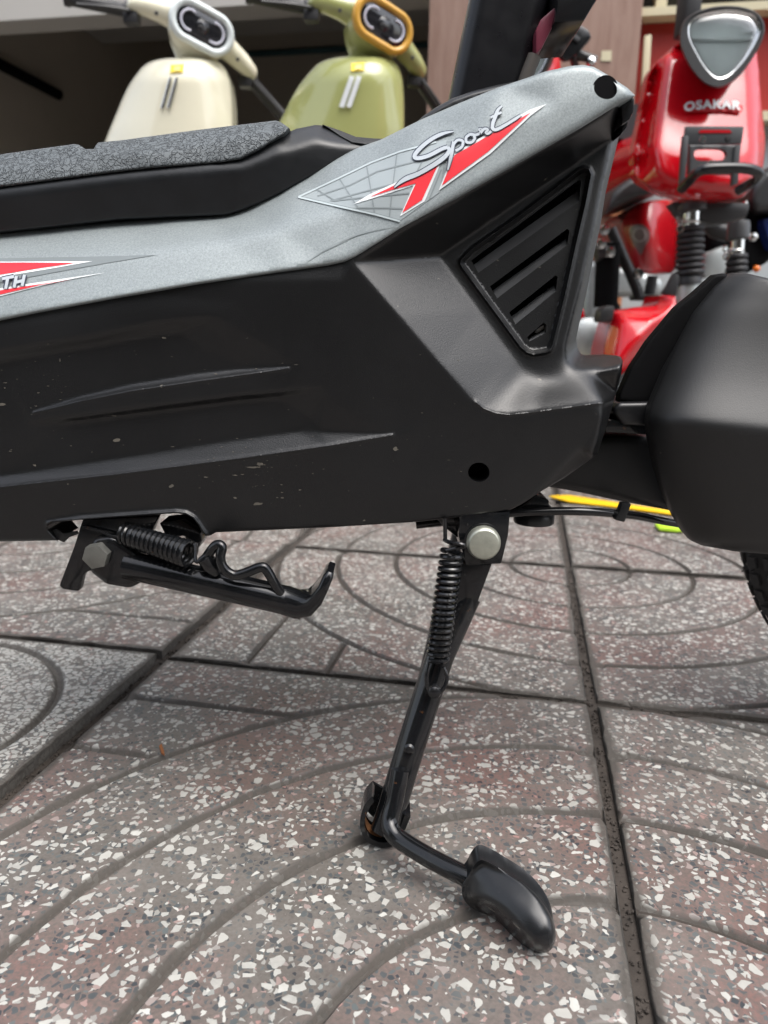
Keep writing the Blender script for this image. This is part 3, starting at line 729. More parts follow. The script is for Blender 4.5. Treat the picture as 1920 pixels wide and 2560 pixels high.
cover = obj('side_cover', *panel(cover_outline, Ycover, 7, slots + [hole1], lns, skirt=.03, edge=(7, .0018)), 'plastic', bike, ang=60)
# louvre ramps inside the vent slots
for s in slots:
    tl, bl, br, tr = [np.array(s[i], float) for i in (0, 1, 2, 3)]
    rings = []
    for v in np.linspace(0, 1, 9):             # 0 at the lower lip, 1 deep under the upper edge
        t = v * .62; A = bl + (tl - bl) * t + (-2, 0); B = br + (tr - br) * t + (2, 0)
        ring = []
        for uu in np.linspace(0, 1, 12):
            q = A + (B - A) * uu; yy = float(Ycover([q])[0]) - .0002 + .0075 * (v ** .9); ring.append(P(q[0], q[1] + (.8 if v == 0 else 0), yy))
        rings.append(ring)
    obj('louvre', *loft(rings, cap=False, closed=False), 'louvre', cover, ang=60)
s = slots[3]; cp = [P(*q, .4525) for q in ((1338, 831), (1340, 824), (1358, 812), (1362, 814), (1361, 821), (1343, 833))]
obj('vent_gap_light', *prism(cp, (0, .003, 0), .0006), 'clip', cover)  # added pale piece imitates bright background seen through the slot
# dark battery case inside the fairing closes the view through the vents
obj('battery_case', *prism([P(*q, .47) for q in ((-100, 640), (560, 600), (760, 560), (1200, 420), (1440, 330), (1500, 330), (1430, 840), (1430, 1000), (1350, 1180), (1200, 1260), (-100, 1300))], (0, .15, 0), .004), 'black', bike)
# screw well in the lower cover
c0, c1 = P(1197, 1181, .4215), P(1197, 1181, .4215) + Vector((0, .02, 0))
obj('screw_well', *tube([c0, c1], .0061, 24, cap=False), 'plastic_clean', cover)

# ---- silver fairing ---------------------------------------------------
sil_top = [(1587, 238), (1569, 220), (1519, 187), (1484, 167), (1456, 162), (1425, 165), (1362, 179), (1299, 201), (1250, 217), (1150, 257), (1050, 300), (950, 350), (900, 367), (830, 400), (750, 443), (700, 469), (650, 494), (615, 514), (590, 526), (565, 533), (500, 539), (400, 545), (275, 553), (150, 565), (0, 579), (-140, 590)]
sil_out = SIL_LOW + sil_top
sf = [[(x, y + 14, 416.5) for x, y in SIL_LOW], [(x, y, 418 - (2 if x > 1000 else 0)) for x, y in SIL_LOW],
      [(-140, 700, 430), (0, 686, 430), (300, 640, 431), (560, 605, 430), (700, 570, 429), (850, 525, 427), (1000, 445, 424), (1200, 345, 420), (1400, 262, 417.5), (1520, 222, 417)],
      [(x, y, z) for (x, y), z in zip(sil_top, [417, 417, 418, 419.5, 420.5, 421, 423, 426, 429, 436, 443, 450, 454, 456, 458, 459, 459, 459, 459, 459, 459, 459, 459, 459, 459, 459])],
      [(x, y - 25, z) for (x, y), z in zip(sil_top, [418, 419, 421, 423, 425, 426, 429, 433, 437, 445, 453, 460, 464, 466, 468, 470, 470, 470, 470, 470, 470, 470, 470, 470, 470, 470])]]
SF = Field([[(x, y, z * mm) for x, y, z in f] for f in sf], (-180, 120, 1640, 860), sigma=12)
hole2 = [(1514 + 29 * math.cos(t) + 3 * math.sin(t), 222 + 26 * math.sin(t)) for t in th]
fair = obj('top_fairing', *panel(sil_out, SF, 9, [hole2], skirt=.02, edge=(9, .0045)), 'silver', bike, ang=60)
c0 = P(1514, 222, float(SF([(1514, 222)])[0])); obj('bolt_well', *tube([c0 + Vector((0, .0008, 0)), c0 + Vector((0, .02, 0))], .0066, 24, cap=True), 'black', fair)
# small dark end trims behind the upper rear corner
e1 = [P(*q, .4325) for q in ((1553, 262), (1588, 241), (1585, 280), (1574, 300), (1556, 312))]
obj('end_trim', *prism(e1, (0, .03, 0), .0012), 'gloss_black', bike)
e2 = [P(*q, .441) for q in ((1556, 313), (1573, 301), (1568, 318), (1552, 338))]
obj('end_trim', *prism(e2, (0, .03, 0), .001), 'gloss_black', bike)

# ---- decals on the fairing ---------------------------------------------
def decal(name, poly, mat, off, par=fair): return obj(name, *patch(poly, SF, off), mat, par, smooth=True)
def crop(pts): return [(700 + .434 * x, 220 + .434 * y) for x, y in pts]
net_out = crop([(105, 622), (340, 510), (520, 425), (690, 360), (860, 310), (960, 300), (920, 600), (690, 765), (440, 700)])
decal('decal_sheen', net_out, 'sheen', .0003)
net = [[(105, 622), (340, 512), (520, 425), (690, 360), (900, 305)], [(105, 622), (300, 668), (545, 722), (690, 762)], [(205, 580), (320, 650)], [(335, 510), (385, 590), (450, 690)], [(495, 425), (515, 540), (545, 720)],
       [(675, 365), (650, 560), (630, 745)], [(820, 420), (790, 480)], [(215, 622), (400, 560), (560, 480), (790, 420)], [(290, 650), (470, 600), (680, 545)], [(300, 650), (520, 625), (745, 605)], [(440, 690), (620, 690), (720, 695)], [(930, 470), (860, 640)]]
V, Fc = [], []
for q in net: V, Fc = join((V, Fc), ribbon(crop(q), 3.4, SF, .0006))
obj('decal_net', V, Fc, 'line', fair)
V, Fc = [], []
for q in net[:2]: V, Fc = join((V, Fc), ribbon([(x, y + 2.5) for x, y in crop(q)], 4.5, SF, .0008))
obj('decal_net_edge', V, Fc, plain('decal_pale_line', (.46, .52, .53), .45, .2), fair)
V, Fc = join(ribbon(sp2([(775, 650), (830, 615), (900, 585), (985, 566)]), [1, 4, 4, 1], SF, .0004), ribbon(sp2([(760, 660), (800, 632), (870, 600)]), [1, 3, 1], SF, .0004))
obj('decal_crease', V, Fc, 'line', fair)
def grow(poly, d): r = resample(poly, 3, True); return [tuple(p) for p in inset(r, -d)]
redA = crop([(515, 628), (650, 565), (780, 500), (913, 437), (818, 645), (705, 718), (783, 549), (640, 588)])
redB = crop([(1005, 387), (1230, 258), (1445, 140), (1200, 365), (932, 562)])
wA = crop([(425, 668), (505, 618), (650, 552), (785, 488), (930, 424), (834, 652), (690, 740), (770, 560), (640, 602), (520, 640)])
wB = crop([(995, 380), (1225, 246), (1440, 124), (1535, 92), (1445, 158), (1212, 378), (914, 590)])
decal('decal_white_edge', wA, 'white', .0007); decal('decal_white_edge', wB, 'white', .0007)
decal('decal_red_flash', redA, 'red', .0010); decal('decal_red_flash', redB, 'red', .0010)
# hand-drawn "Sport" lettering: navy outline under a pale stroke
S_ = sp2(crop([(1000, 250), (940, 262), (880, 290), (820, 335), (778, 382), (786, 404), (850, 392), (930, 352), (966, 340)]), 6)
S2 = sp2(crop([(966, 340), (975, 362), (945, 400), (880, 446), (800, 492), (730, 520), (690, 545), (658, 574)]), 6)
let = [(S_, [4, 12, 13, 13, 14, 13, 13, 12]), (S2, [12, 14, 15, 15, 14, 16, 12, 3]),
       (sp2(crop([(1000, 308), (992, 360), (982, 410), (966, 472)])), [11, 12, 11, 5]), (sp2(crop([(996, 330), (1022, 300), (1052, 306), (1048, 338), (1012, 362)])), 9.5),
       (sp2(crop([(1092, 268), (1072, 285), (1076, 312), (1104, 312), (1122, 290), (1112, 268), (1092, 266), (1128, 270), (1146, 262)])), 9.5),
       (sp2(crop([(1142, 240), (1160, 238), (1152, 262), (1176, 236), (1196, 240), (1186, 258), (1200, 262), (1216, 248)])), 9),
       (sp2(crop([(1278, 103), (1256, 126), (1240, 165), (1226, 205), (1226, 234), (1250, 238), (1300, 212), (1352, 180), (1388, 156)])), [6, 12, 12, 12, 12, 11, 10, 10, 7]), (crop([(1212, 170), (1276, 140)]), 8)]
V, Fc = [], []
for q, wd in let: V, Fc = join((V, Fc), ribbon(q, [k * .72 + 4.5 for k in wd] if isinstance(wd, list) else wd * .72 + 4.5, SF, .0013, 3))
obj('sport_lettering_outline', V, Fc, 'navy', fair)
V, Fc = [], []
for q, wd in let: V, Fc = join((V, Fc), ribbon(q, [max(1, k * .72) for k in wd] if isinstance(wd, list) else wd * .72, SF, .0017, 3))
obj('sport_lettering', V, Fc, 'letter', fair)
# stripes and the end of a word at the fairing's left
decal('decal_grey_stripe', [(-130, 648), (200, 642), (393, 637), (270, 657), (130, 682), (-130, 732)], 'grey', .0003)
decal('decal_white_edge', [(-130, 655), (60, 654), (231, 653), (130, 671), (-130, 714)], 'white', .0005)
decal('decal_red_flash', [(-130, 657), (60, 656), (188, 657), (90, 671), (-130, 708)], 'red', .0009)
decal('decal_white_edge', [(266, 681), (150, 703), (60, 725), (-130, 774), (-130, 740), (60, 711)], 'white', .0005)
decal('decal_red_flash', [(180, 699), (100, 712), (-130, 767), (-130, 748), (60, 716)], 'red', .0009)
def letters(strokes, wd, name, mat, off):
    V, Fc = [], []
    for q in strokes: V, Fc = join((V, Fc), ribbon(q, wd, SF, off, 3))
    return obj(name, V, Fc, mat, fair)
T = [[(5, 697), (35, 691)], [(20, 692), (14, 722)], [(41, 690), (35, 719)], [(61, 687), (55, 715)], [(38, 706), (59, 701)], [(-2, 702), (-18, 704), (-22, 712), (-8, 716), (-12, 724), (-28, 728)]]
letters(T, 13.5, 'word_outline', 'navy', .0012); letters(T, 7.5, 'word_letters', 'letter', .0016)

# ---- footrest pad and its rubber side ------------------------------------
PADF = Field([[(x, y, z * mm) for x, y, z in f] for f in (
    [(-140, 484, 447), (0, 468, 447), (250, 435, 447), (400, 418, 447), (550, 407, 447), (600, 398, 447), (645, 375, 448), (695, 345, 450), (760, 310, 452)],
    [(-140, 440, 452), (0, 425, 452), (250, 395, 452), (500, 362, 452), (690, 325, 453)], [(-140, 400, 468), (0, 386, 468), (245, 358, 468), (500, 324, 468), (690, 301, 468), (760, 290, 468)], [(-140, 500, 446), (700, 430, 446), (0, 340, 480), (760, 270, 480)])], (-180, 260, 800, 520), sigma=8)
pad_out = [(-140, 400), (0, 386), (120, 369), (185, 360), (197, 362), (213, 373), (235, 372), (240, 362), (246, 356), (300, 351), (500, 324), (690, 301), (705, 307), (723, 320), (710, 336), (690, 348), (645, 376), (600, 398), (550, 407), (400, 418), (250, 435), (0, 468), (-140, 484)]
obj('footrest_pad', *panel(pad_out, PADF, 9, skirt=.13, edge=(8, .003)), 'pad', bike, ang=50)
side_out = [(-140, 482), (0, 466), (250, 433), (400, 416), (550, 405), (600, 396), (645, 373), (690, 345), (740, 322), (790, 312), (812, 314), (850, 330), (890, 346), (935, 350), (962, 350), (940, 362), (900, 380), (830, 414), (750, 456), (700, 484), (650, 508), (600, 528), (565, 538), (500, 541), (440, 543), (300, 549), (150, 566), (0, 582), (-140, 594)]
RS = Field([[(x, y, z * mm) for x, y, z in f] for f in (
    [(-140, 482, 450), (0, 466, 450), (250, 433, 450), (400, 416, 450), (550, 405, 450), (600, 396, 451), (645, 373, 453), (690, 345, 455), (740, 322, 462), (790, 310, 470), (830, 318, 476), (890, 340, 476), (962, 346, 470)],
    [(-140, 500, 447), (0, 486, 447), (400, 438, 447), (600, 420, 447), (700, 380, 449), (800, 350, 454), (900, 362, 460)], [(-140, 598, 452), (0, 588, 452), (440, 548, 452), (600, 535, 452), (700, 490, 452), (830, 418, 456), (965, 352, 464)], [(-140, 300, 480), (960, 250, 480), (960, 620, 455), (-140, 640, 455)])], (-180, 250, 1000, 660), sigma=8)
rub = obj('pad_side', *panel(side_out, RS, 9, skirt=.11, edge=(8, .003)), 'rubber_side', bike, ang=50)
tail = [(806, 311), (850, 326), (890, 342), (935, 346), (966, 347), (950, 358), (915, 362), (880, 356), (850, 340)]
obj('mat_tail', *panel(tail, lambda p: RS(p) - .003, 8, skirt=.03, edge=(5, .002)), 'tailmat', bike)

# ---- seat tube, collar, bracket -------------------------------------------
def sect(c, a, b, hw, hd, r, n=6):
    out = []
    for sx, sy, t0 in ((1, 1, 0), (-1, 1, 90), (-1, -1, 180), (1, -1, 270)):
        for k in range(n + 1):
            q = R(t0 + 90 * k / n); out.append(c + a * (sx * (hw - r) + r * math.cos(q)) + b * (sy * (hd - r) + r * math.sin(q)))
    return out
YT = .50
A0, A1 = P(1205, 290, YT + .03), P(1268, 0, YT + .03); ax = (A1 - A0).normalized(); sx_ = ax.cross(Vector((0, 1, 0))).normalized(); sx_ = -sx_ if sx_.x < 0 else sx_
hwm = .5 * (P(1312, 200, YT) - P(1120, 200, YT)).x
sv = A0 - ax * .05; ev = A0 + ax * .33
obj('seat_tube', *loft([sect(p, sx_, Vector((0, 1, 0)), hwm, .030, .011) for p in (sv, A0, A1, ev)]), 'tubeblack', bike)
cl = [(1040, 308), (1055, 292), (1090, 268), (1130, 246), (1180, 228), (1240, 213), (1292, 203), (1310, 200), (1300, 226), (1150, 285), (1050, 325)]
obj('tube_collar', *panel(cl, lambda p: np.full(len(p), .463), 12, skirt=.06, edge=(10, .006)), 'rubber', bike)
br = [P(*q, .485) for q in ((1393, -60), (1393, 20), (1384, 57), (1461, 51), (1491, 0), (1530, -60))]
obj('seat_bracket', *prism(br, (0, .06, 0), .0015), 'gloss_black', bike)
rv = [P(*q, .492) for q in ((1340, 134), (1340, 74), (1352, 48), (1394, 12), (1396, 30), (1384, 62), (1354, 122))]
obj('rear_web', *prism(rv, (0, .03, 0), .001), plain('maroon_reflection', (.16, .03, .05), .3), bike)  # maroon colour paints in a pink reflection on the web
obj('cable_sleeve', *tube([P(1308, 215, .497), P(1320, 180, .497), P(1336, 140, .497)], .0042, 12), plain('sleeve', (.05, .042, .034), .6), bike)

# ---- rear arm, stop block, cable -------------------------------------------
arm = [P(*q, .470) for q in ((1330, 1200), (1372, 1221), (1450, 1234), (1545, 1255), (1720, 1288), (1720, 1100), (1620, 1093), (1525, 1090), (1440, 1100))]
armo = obj('rear_arm', *prism(arm, (0, .05, 0), .006, 3), 'plastic_clean', bike)
pt = [P(*q, .458) for q in ((1505, 1066), (1530, 1048), (1640, 1058), (1640, 1088), (1515, 1082))]
obj('arm_plate', *prism(pt, (0, .06, 0), .0015), 'steel', bike)
bl = [P(*q, .455) for q in ((1532, 1030), (1546, 1007), (1660, 1005), (1660, 1068), (1560, 1064))]
obj('stop_block', *prism(bl, (0, .055, 0), .005, 3), 'rubber', bike)
cab = smooth_path([P(1040, 1312, .446), P(1150, 1300, .446), P(1275, 1283, .446), P(1390, 1278, .446), P(1470, 1279, .446), P(1540, 1284, .450), P(1600, 1291, .462), P(1690, 1308, .480), P(1850, 1330, .51)], 8)
cb = obj('brake_cable', *tube(cab, .0026, 10), 'gloss_black', bike)
tie = [P(*q, .4445) for q in ((1556, 1258), (1580, 1260), (1571, 1282), (1562, 1307), (1536, 1300), (1548, 1280))]
obj('cable_tie', *prism(tie, (0, .007, 0), .0012), 'rubber', cb)
obj('rubber_plug', *lathe([(.0001, 0), (.0125, 0), (.0130, .001), (.0130, .006), (.012, .0075), (.0001, .0075)], P(1334, 1306, .462), (0, 0, 1), 28), 'rubber', bike)
obj('plug_bracket', *prism([P(*q, .452) for q in ((1290, 1275), (1340, 1236), (1352, 1246), (1374, 1252), (1372, 1262), (1382, 1270), (1380, 1284), (1290, 1290))], (0, .03, 0), .001), 'steel', bike)

# ---- rear wheel cover, inner guard, wheel -----------------------------------
wc_out = [(1818, 686), (1830, 682), (1875, 685), (1930, 698), (2120, 760), (2140, 1100), (2120, 1380), (1930, 1386), (1840, 1379), (1755, 1364), (1728, 1352), (1706, 1327), (1680, 1281), (1655, 1226), (1635, 1160), (1623, 1100), (1617, 1050), (1625, 1010), (1648, 955), (1671, 900), (1699, 841), (1728, 784), (1756, 747), (1784, 713)]
WL = np.array(sp2(wc_out[9:] + [wc_out[0]], 3))
def WF(p):
    p = np.asarray(p, float); o_ = np.argsort(WL[:, 1]); d = np.maximum(0, p[:, 0] - np.interp(p[:, 1], WL[o_, 1], WL[o_, 0])); dy = p[:, 1] - (1050 + .1 * (p[:, 0] - 1620))
    up_, dn_ = np.sqrt(np.minimum(dy, 0) ** 2 + 18 ** 2) - 18, np.sqrt(np.maximum(dy, 0) ** 2 + 18 ** 2) - 18
    return .442 - .028 * (1 - np.exp(-(d / 70) ** .9)) - .00002 * d + .034 * (1 - np.exp(-up_ / 200)) + .00008 * dn_
obj('wheel_cover', *panel(wc_out, WF, 12, skirt=.005, edge=(9, .003)), 'fender', bike, ang=60)
ig = [(1786, 686), (1806, 683), (1830, 690), (1800, 760), (1740, 860), (1700, 960), (1690, 1020), (1600, 1010), (1545, 1004), (1547, 985), (1577, 917), (1620, 852), (1691, 767), (1733, 733), (1770, 700)]
obj('inner_guard', *panel(ig, lambda p: .462 + .00012 * (p[:, 0] - 1545) * .2, 14, skirt=.006, edge=(8, .004)), 'black', bike, ang=60)  # deep black colour stands in for the shade inside the hollow guard
wcn = P(2388, 1275, .545); wh = obj('rear_wheel', *join(torus(wcn, (0, 1, 0), .128, .029, 72, 16), ), 'tyre', bike)
obj('rim', *torus(wcn, (0, 1, 0), .098, .010, 60, 10, 1.6), 'satin', wh)
obj('hub_motor', *lathe([(.0001, -.05), (.03, -.05), (.075, -.035), (.088, -.02), (.088, .02), (.075, .035), (.03, .05), (.0001, .05)], wcn, (0, 1, 0), 40), 'satin', wh)
V, Fc = [], []
for i in range(120):      # moulding hairs and tread knobs
    q = rng.uniform(0, 6.28); s_ = rng.uniform(-1.1, 1.1); d = Vector((math.cos(q), 0, math.sin(q))); nrm = d * math.cos(s_) + Vector((0, math.sin(s_), 0))
    p = wcn + d * .128 + nrm * .0288; V, Fc = join((V, Fc), tube([p, p + nrm * .004], .0006, 5))
for i in range(70):
    q = 2 * math.pi * i / 70; d = Vector((math.cos(q), 0, math.sin(q))); t = Vector((-math.sin(q), 0, math.cos(q)))
    for s_ in (-.75, -.25, .25, .75):
        nrm = d * math.cos(s_) + Vector((0, math.sin(s_), 0)); c = wcn + d * .128 + nrm * .0288; u = nrm.cross(t)
        ring = [c + t * a * .0042 + u * b * .0042 for a, b in ((-1, -1), (1, -1), (1, 1), (-1, 1))]; V, Fc = join((V, Fc), loft([ring, [r_ + nrm * .0022 for r_ in ring]]))
obj('tread', V, Fc, 'tyre', wh, smooth=False)

# ---- centre stand ------------------------------------------------------------
YS = .428
cs = obj('centre_stand', *tube([P(1168, 1490, .437), P(1100, 1640, .4255), P(1044, 1812, .4130), P(1009, 1924, .4045), P(962, 2078, .3955)], [.0088, .0088, .0089, .0089, .0089], 20), 'steel', bike)
up = [P(*q, .4285) for q in ((1150, 1402), (1232, 1408), (1185, 1535), (1150, 1560), (1118, 1556), (1136, 1480))]
obj('flat_arm', *prism(up, (0, .012, 0), .0018), 'steel', cs)
bk = [P(*q, .4235) for q in ((1150, 1285), (1276, 1280), (1271, 1338), (1254, 1410), (1164, 1414), (1146, 1340))]
obj('stand_bracket', *prism(bk, (0, .05, 0), .0012), 'steel', cs)
obj('bracket_web', *prism([P(*q, .437) for q in ((1088, 1296), (1160, 1292), (1160, 1352), (1140, 1342), (1108, 1316))], (0, .01, 0), .001), 'steel', cs)
bc = P(1207, 1353, .4235)
bolt = obj('pivot_bolt', *lathe([(.0001, .0075), (.0082, .0075), (.0088, .0072), (.0098, .0058), (.0101, .004), (.0101, 0)], bc, (0, -1, 0), 40), 'zinc', cs)
obj('washer', *lathe([(.0001, .0012), (.0112, .0012), (.0114, .0008), (.0114, 0)], bc, (0, -1, 0), 40), 'steel', cs)
# spring
sa, sb = P(1131, 1376, .4195), P(1093, 1648, .413)
sp = coil(sa, sb, .0060, .0013, 18, 16)
obj('stand_spring', *tube(sp, .0015, 8), 'wire', cs)
hk = smooth_path([P(1112, 1296, .421), P(1113, 1345, .421), P(1112, 1350, .4205), P(1128, 1357, .4165), P(1150, 1360, .413), P(1160, 1366, .414), sp[0]], 6)
obj('spring_hook', *tube(hk, .00122, 8), 'wire', cs)
hb = smooth_path([sp[-1], P(1072, 1655, .409), P(1066, 1690, .4065), P(1070, 1720, .4055), P(1090, 1735, .4045), P(1108, 1722, .4045), P(1118, 1695, .4055), P(1108, 1668, .4065)], 6)
obj('spring_hook', *tube(hb, .00125, 8), 'wire', cs)
pn = P(1087, 1719, .413); ax_ = Vector((-.1, -1, .15)).normalized()
obj('spring_pin', *lathe([(.0028, 0), (.0028, .006), (.0040, .0065), (.0042, .008), (.0036, .0098), (.002, .0108), (.0001, .011)], pn, ax_, 24), 'gloss_black', cs)
obj('weld_bead', *lathe([(.0001, .0012), (.0022, .0011), (.0034, 0)], P(1023, 1873, .3998), (-.15, -1, .1), 12), 'steel', cs)
# far leg of the stand and the cross tube
obj('far_leg', *tube([bc + Vector((.018, .19, .004)), PZ(1066, 1712, .003)], .0089, 14), 'steel', cs)
obj('pivot_tube', *tube([bc + Vector((0, .01, 0)), bc + Vector((0, .21, 0))], .010, 18), 'steel', cs)
# shoe: curved plate under the leg end
prof = sp2([(930, 1984), (912, 2004), (902, 2035), (901, 2062), (912, 2090), (935, 2106), (962, 2111), (990, 2103), (1010, 2072), (1026, 2034)], 4)
def shoe(inner):
    rings = []
    for yy in np.linspace(0, 1, 5):
        ring = []
        for (x, y) in prof:
            p = P(x, y, .395); p.z = max(p.z, .0012); ring.append(p + Vector((0, .016 * yy - .003, 0)) + Vector((0, 0, .001)) * inner)
        rings.append(ring)
    return rings
r0 = shoe(0); cx_ = sum((p for p in r0[0]), Vector()) / len(r0[0]); cz = cx_ + Vector((0, 0, .012))
r1 = [[p + (Vector((cz.x, p.y, cz.z)) - p).normalized() * .0036 for p in r] for r in r0]
V, Fc = loft([a + list(reversed(b)) for a, b in zip(r0, r1)])
shoe_o = obj('stand_shoe', V, Fc, 'steel', cs)
obj('shoe_web', *prism([p + Vector((0, .006, 0)) for p in r1[-1][2:-2]], (0, .002, 0)), 'steel', shoe_o)
obj('rust_patch', *loft([[p + (Vector((cz.x, p.y, cz.z)) - p).normalized() * .0004 for p in r[8:24]] for r in r1[1:4]], cap=False, closed=False), 'rust', shoe_o)
# lever rod and rubber foot
lv = smooth_path([P(1000, 1925, .3965), P(994, 1960, .3935), P(984, 2010, .3895), P(975, 2048, .3855), P(980, 2078, .3805), P(1008, 2104, .3750), P(1080, 2148, .3620), P(1160, 2189, .3500), P(1196, 2208, .3460)], 6)
obj('lever_rod', *tube(lv, .0056, 18), 'steel', cs)
foot_out = sp2([(1172, 2186), (1184, 2164), (1202, 2149), (1232, 2160), (1271, 2183), (1308, 2207), (1338, 2233), (1362, 2262), (1378, 2290), (1389, 2325), (1388, 2354), (1378, 2374), (1358, 2383), (1330, 2377), (1300, 2358), (1272, 2332), (1250, 2308), (1222, 2290), (1190, 2276), (1166, 2258), (1155, 2236), (1157, 2210)], 4, True)
fb = lambda x, y, d: .3440 - .036 * np.clip(((x - 1178) * 198 + (y - 2200) * 159) / (198 ** 2 + 159 ** 2), -.2, 1.2) + d
FF = Field([[(x, y, float(fb(x, y, d))) for x, y, d in q] for q in (
    [(1160, 2235, .002), (1178, 2240, -.0045), (1215, 2252, -.0068), (1245, 2270, -.0072), (1275, 2298, -.0074), (1305, 2330, -.0070), (1335, 2354, -.0058), (1365, 2366, -.002)],
    [(1150, 2200, .000), (1172, 2170, .000), (1200, 2140, .000), (1275, 2175, .001), (1345, 2228, .001), (1385, 2285, .001), (1400, 2330, .002), (1395, 2380, .004)],
    [(1190, 2195, -.0040), (1230, 2210, -.0050), (1280, 2245, -.0056), (1325, 2285, -.0052), (1358, 2325, -.0040)],
    [(1150, 2250, .007), (1180, 2285, .008), (1220, 2300, .009), (1255, 2318, .009), (1290, 2362, .008), (1330, 2390, .007), (1370, 2395, .006)], [(1185, 2262, .001), (1225, 2276, .002), (1258, 2298, .002), (1296, 2340, .001)])], (1130, 2120, 1420, 2420), sigma=9, step=3)
obj('rubber_foot', *panel(foot_out, FF, 7, skirt=.010, edge=(9, .003), skirt_dir=(0, .8, .3), bstep=5), 'foot', cs, ang=70)

# ---- side stand, folded back ---------------------------------------------------
ss = obj('side_stand', *tube([P(318, 1412, .4235), P(420, 1434, .4195), P(600, 1474, .4125), P(720, 1502, .4085), P(762, 1516, .4072)], [.0086, .0087, .0087, .0086, .0082], 24), 'steel', bike)
hp = [P(*q, .4265) for q in ((205, 1300), (395, 1290), (380, 1330), (320, 1348), (262, 1380), (240, 1425), (216, 1430), (204, 1444), (196, 1479), (158, 1474), (147, 1464), (186, 1362))]
obj('stand_bracket', *prism(hp, (0, .008, 0), .0012), 'steel', ss)
ck = [P(*q, .4190) for q in ((232, 1346), (280, 1340), (345, 1385), (352, 1460), (322, 1474), (262, 1464), (222, 1432), (214, 1384))]
obj('clevis', *prism(ck, (0, .016, 0), .004, 3), 'steel', ss)
hx = P(243, 1388, .4165); hr = .0078; hexr = []
for k in range(6):
    q = R(60 * k + 12); hexr.append(hx + Vector((math.cos(q) * hr, 0, math.sin(q) * hr)))
obj('hex_bolt', *prism([v + Vector((0, -.004, 0)) for v in hexr], (0, .0075, 0), .0007), 'steel_bolt', ss)
# flattened flared foot
def fl(x, y, z, hw, hh, t):
    p = P(x, y, z); return sect(p, Vector((t[0], 0, t[1])).normalized(), Vector((0, 1, 0)), hw, hh, min(hw, hh) * .8, 4)
rings = [fl(712, 1500, .4088, .0083, .0083, (.22, 1)), fl(745, 1510, .4078, .0078, .0092, (.15, 1)), fl(775, 1505, .407, .0062, .0110, (-.25, 1)), fl(795, 1484, .4065, .0042, .0130, (-.75, .8)), fl(812, 1455, .406, .0030, .0135, (-1, .5)), fl(824, 1428, .4055, .0028, .0118, (-1, .35)), fl(829, 1418, .4055, .0018, .0095, (-1, .35))]
obj('foot_plate', *loft(rings), 'steel', ss)
tg = smooth_path([P(512, 1412, .412), P(514, 1398, .4085), P(528, 1376, .4065), P(543, 1362, .4055), P(555, 1368, .4045), P(551, 1392, .4035), P(556, 1415, .4030), P(572, 1432, .4030), P(592, 1438, .4030), P(620, 1430, .4030), P(652, 1418, .4030), P(666, 1424, .4030), P(686, 1458, .4035), P(706, 1490, .4050)], 6)
obj('kick_tang', *tube(tg, .0029, 14), 'steel', ss)
obj('spring_post', *lathe([(.0001, -.004), (.0046, -.003), (.005, .003), (.003, .010)], P(518, 1402, .4075), (.5, .3, -1), 16), 'steel', ss)
ka, kb = P(308, 1334, .424), P(474, 1386, .4085)
sp = coil(ka, kb, .0054, .0011, 14, 16, r1=.0070)
obj('stand_spring', *tube(sp, .00150, 8), 'wire', ss)
obj('spring_hook', *tube(smooth_path([P(208, 1316, .4245), P(250, 1328, .4225), P(290, 1342, .4205), sp[0]], 5), .00105, 7), 'wire', ss)
obj('spring_hook', *tube(smooth_path([sp[-1], P(490, 1404, .404), P(505, 1396, .404), P(516, 1388, .4055)], 5), .00105, 7), 'wire', ss)
obj('mount_tab', *prism([P(*q, .430) for q in ((398, 1308), (456, 1302), (500, 1330), (505, 1352), (492, 1376), (480, 1372), (460, 1340), (430, 1345), (412, 1336))], (0, .02, 0), .001), 'steel', bike)
obj('torn_flap', *prism([P(*q, .4265) for q in ((148, 1352), (130, 1326), (140, 1322), (158, 1334), (192, 1328), (194, 1336), (172, 1344), (160, 1356))], (0, .002, 0), .0004), 'plastic_clean', bike)

# ================================================================== PARKED SCOOTERS
def const(y): return lambda p: np.full(len(p), y)
def stadium(c, a, u, rx, ry, n=40):
    out = []
    for k in range(n):
        q = 2 * math.pi * k / n; ex = rx - ry; out.append(c + a * (math.copysign(ex, math.cos(q)) * (1 if abs(math.cos(q)) > 1e-6 else 0) + ry * math.cos(q)) + u * ry * math.sin(q))
    return out
def ell(c, a, b, ra, rb, n=24, e=1.0):
    out = []
    for k in range(n):
        q = 2 * math.pi * k / n; ca, sa = math.cos(q), math.sin(q)
        out.append(c + a * ra * math.copysign(abs(ca) ** e, ca) + b * rb * math.copysign(abs(sa) ** e, sa))
    return out
def wheel(par, c, axis, Rm, rm, matrim='alu'):
    wl = obj('wheel', *torus(c, axis, Rm, rm, 40, 12), 'tyre', par)
    obj('rim', *torus(c, axis, Rm - rm * .9, rm * .35, 40, 8, 2.2), matrim, wl)
    ax_ = Vector(axis).normalized(); a = ax_.orthogonal().normalized(); b = ax_.cross(a); V, Fc = [], []
    for k in range(5):
        d = a * math.cos(k * 1.2566) + b * math.sin(k * 1.2566); V, Fc = join((V, Fc), tube([Vector(c), Vector(c) + d * (Rm - rm * .8)], [.016, .010], 8))
    obj('spokes', V, Fc, matrim, wl); obj('hub', *lathe([(.001, -.05), (.03, -.05), (.035, 0), (.03, .05), (.001, .05)], c, axis, 20), matrim, wl); return wl

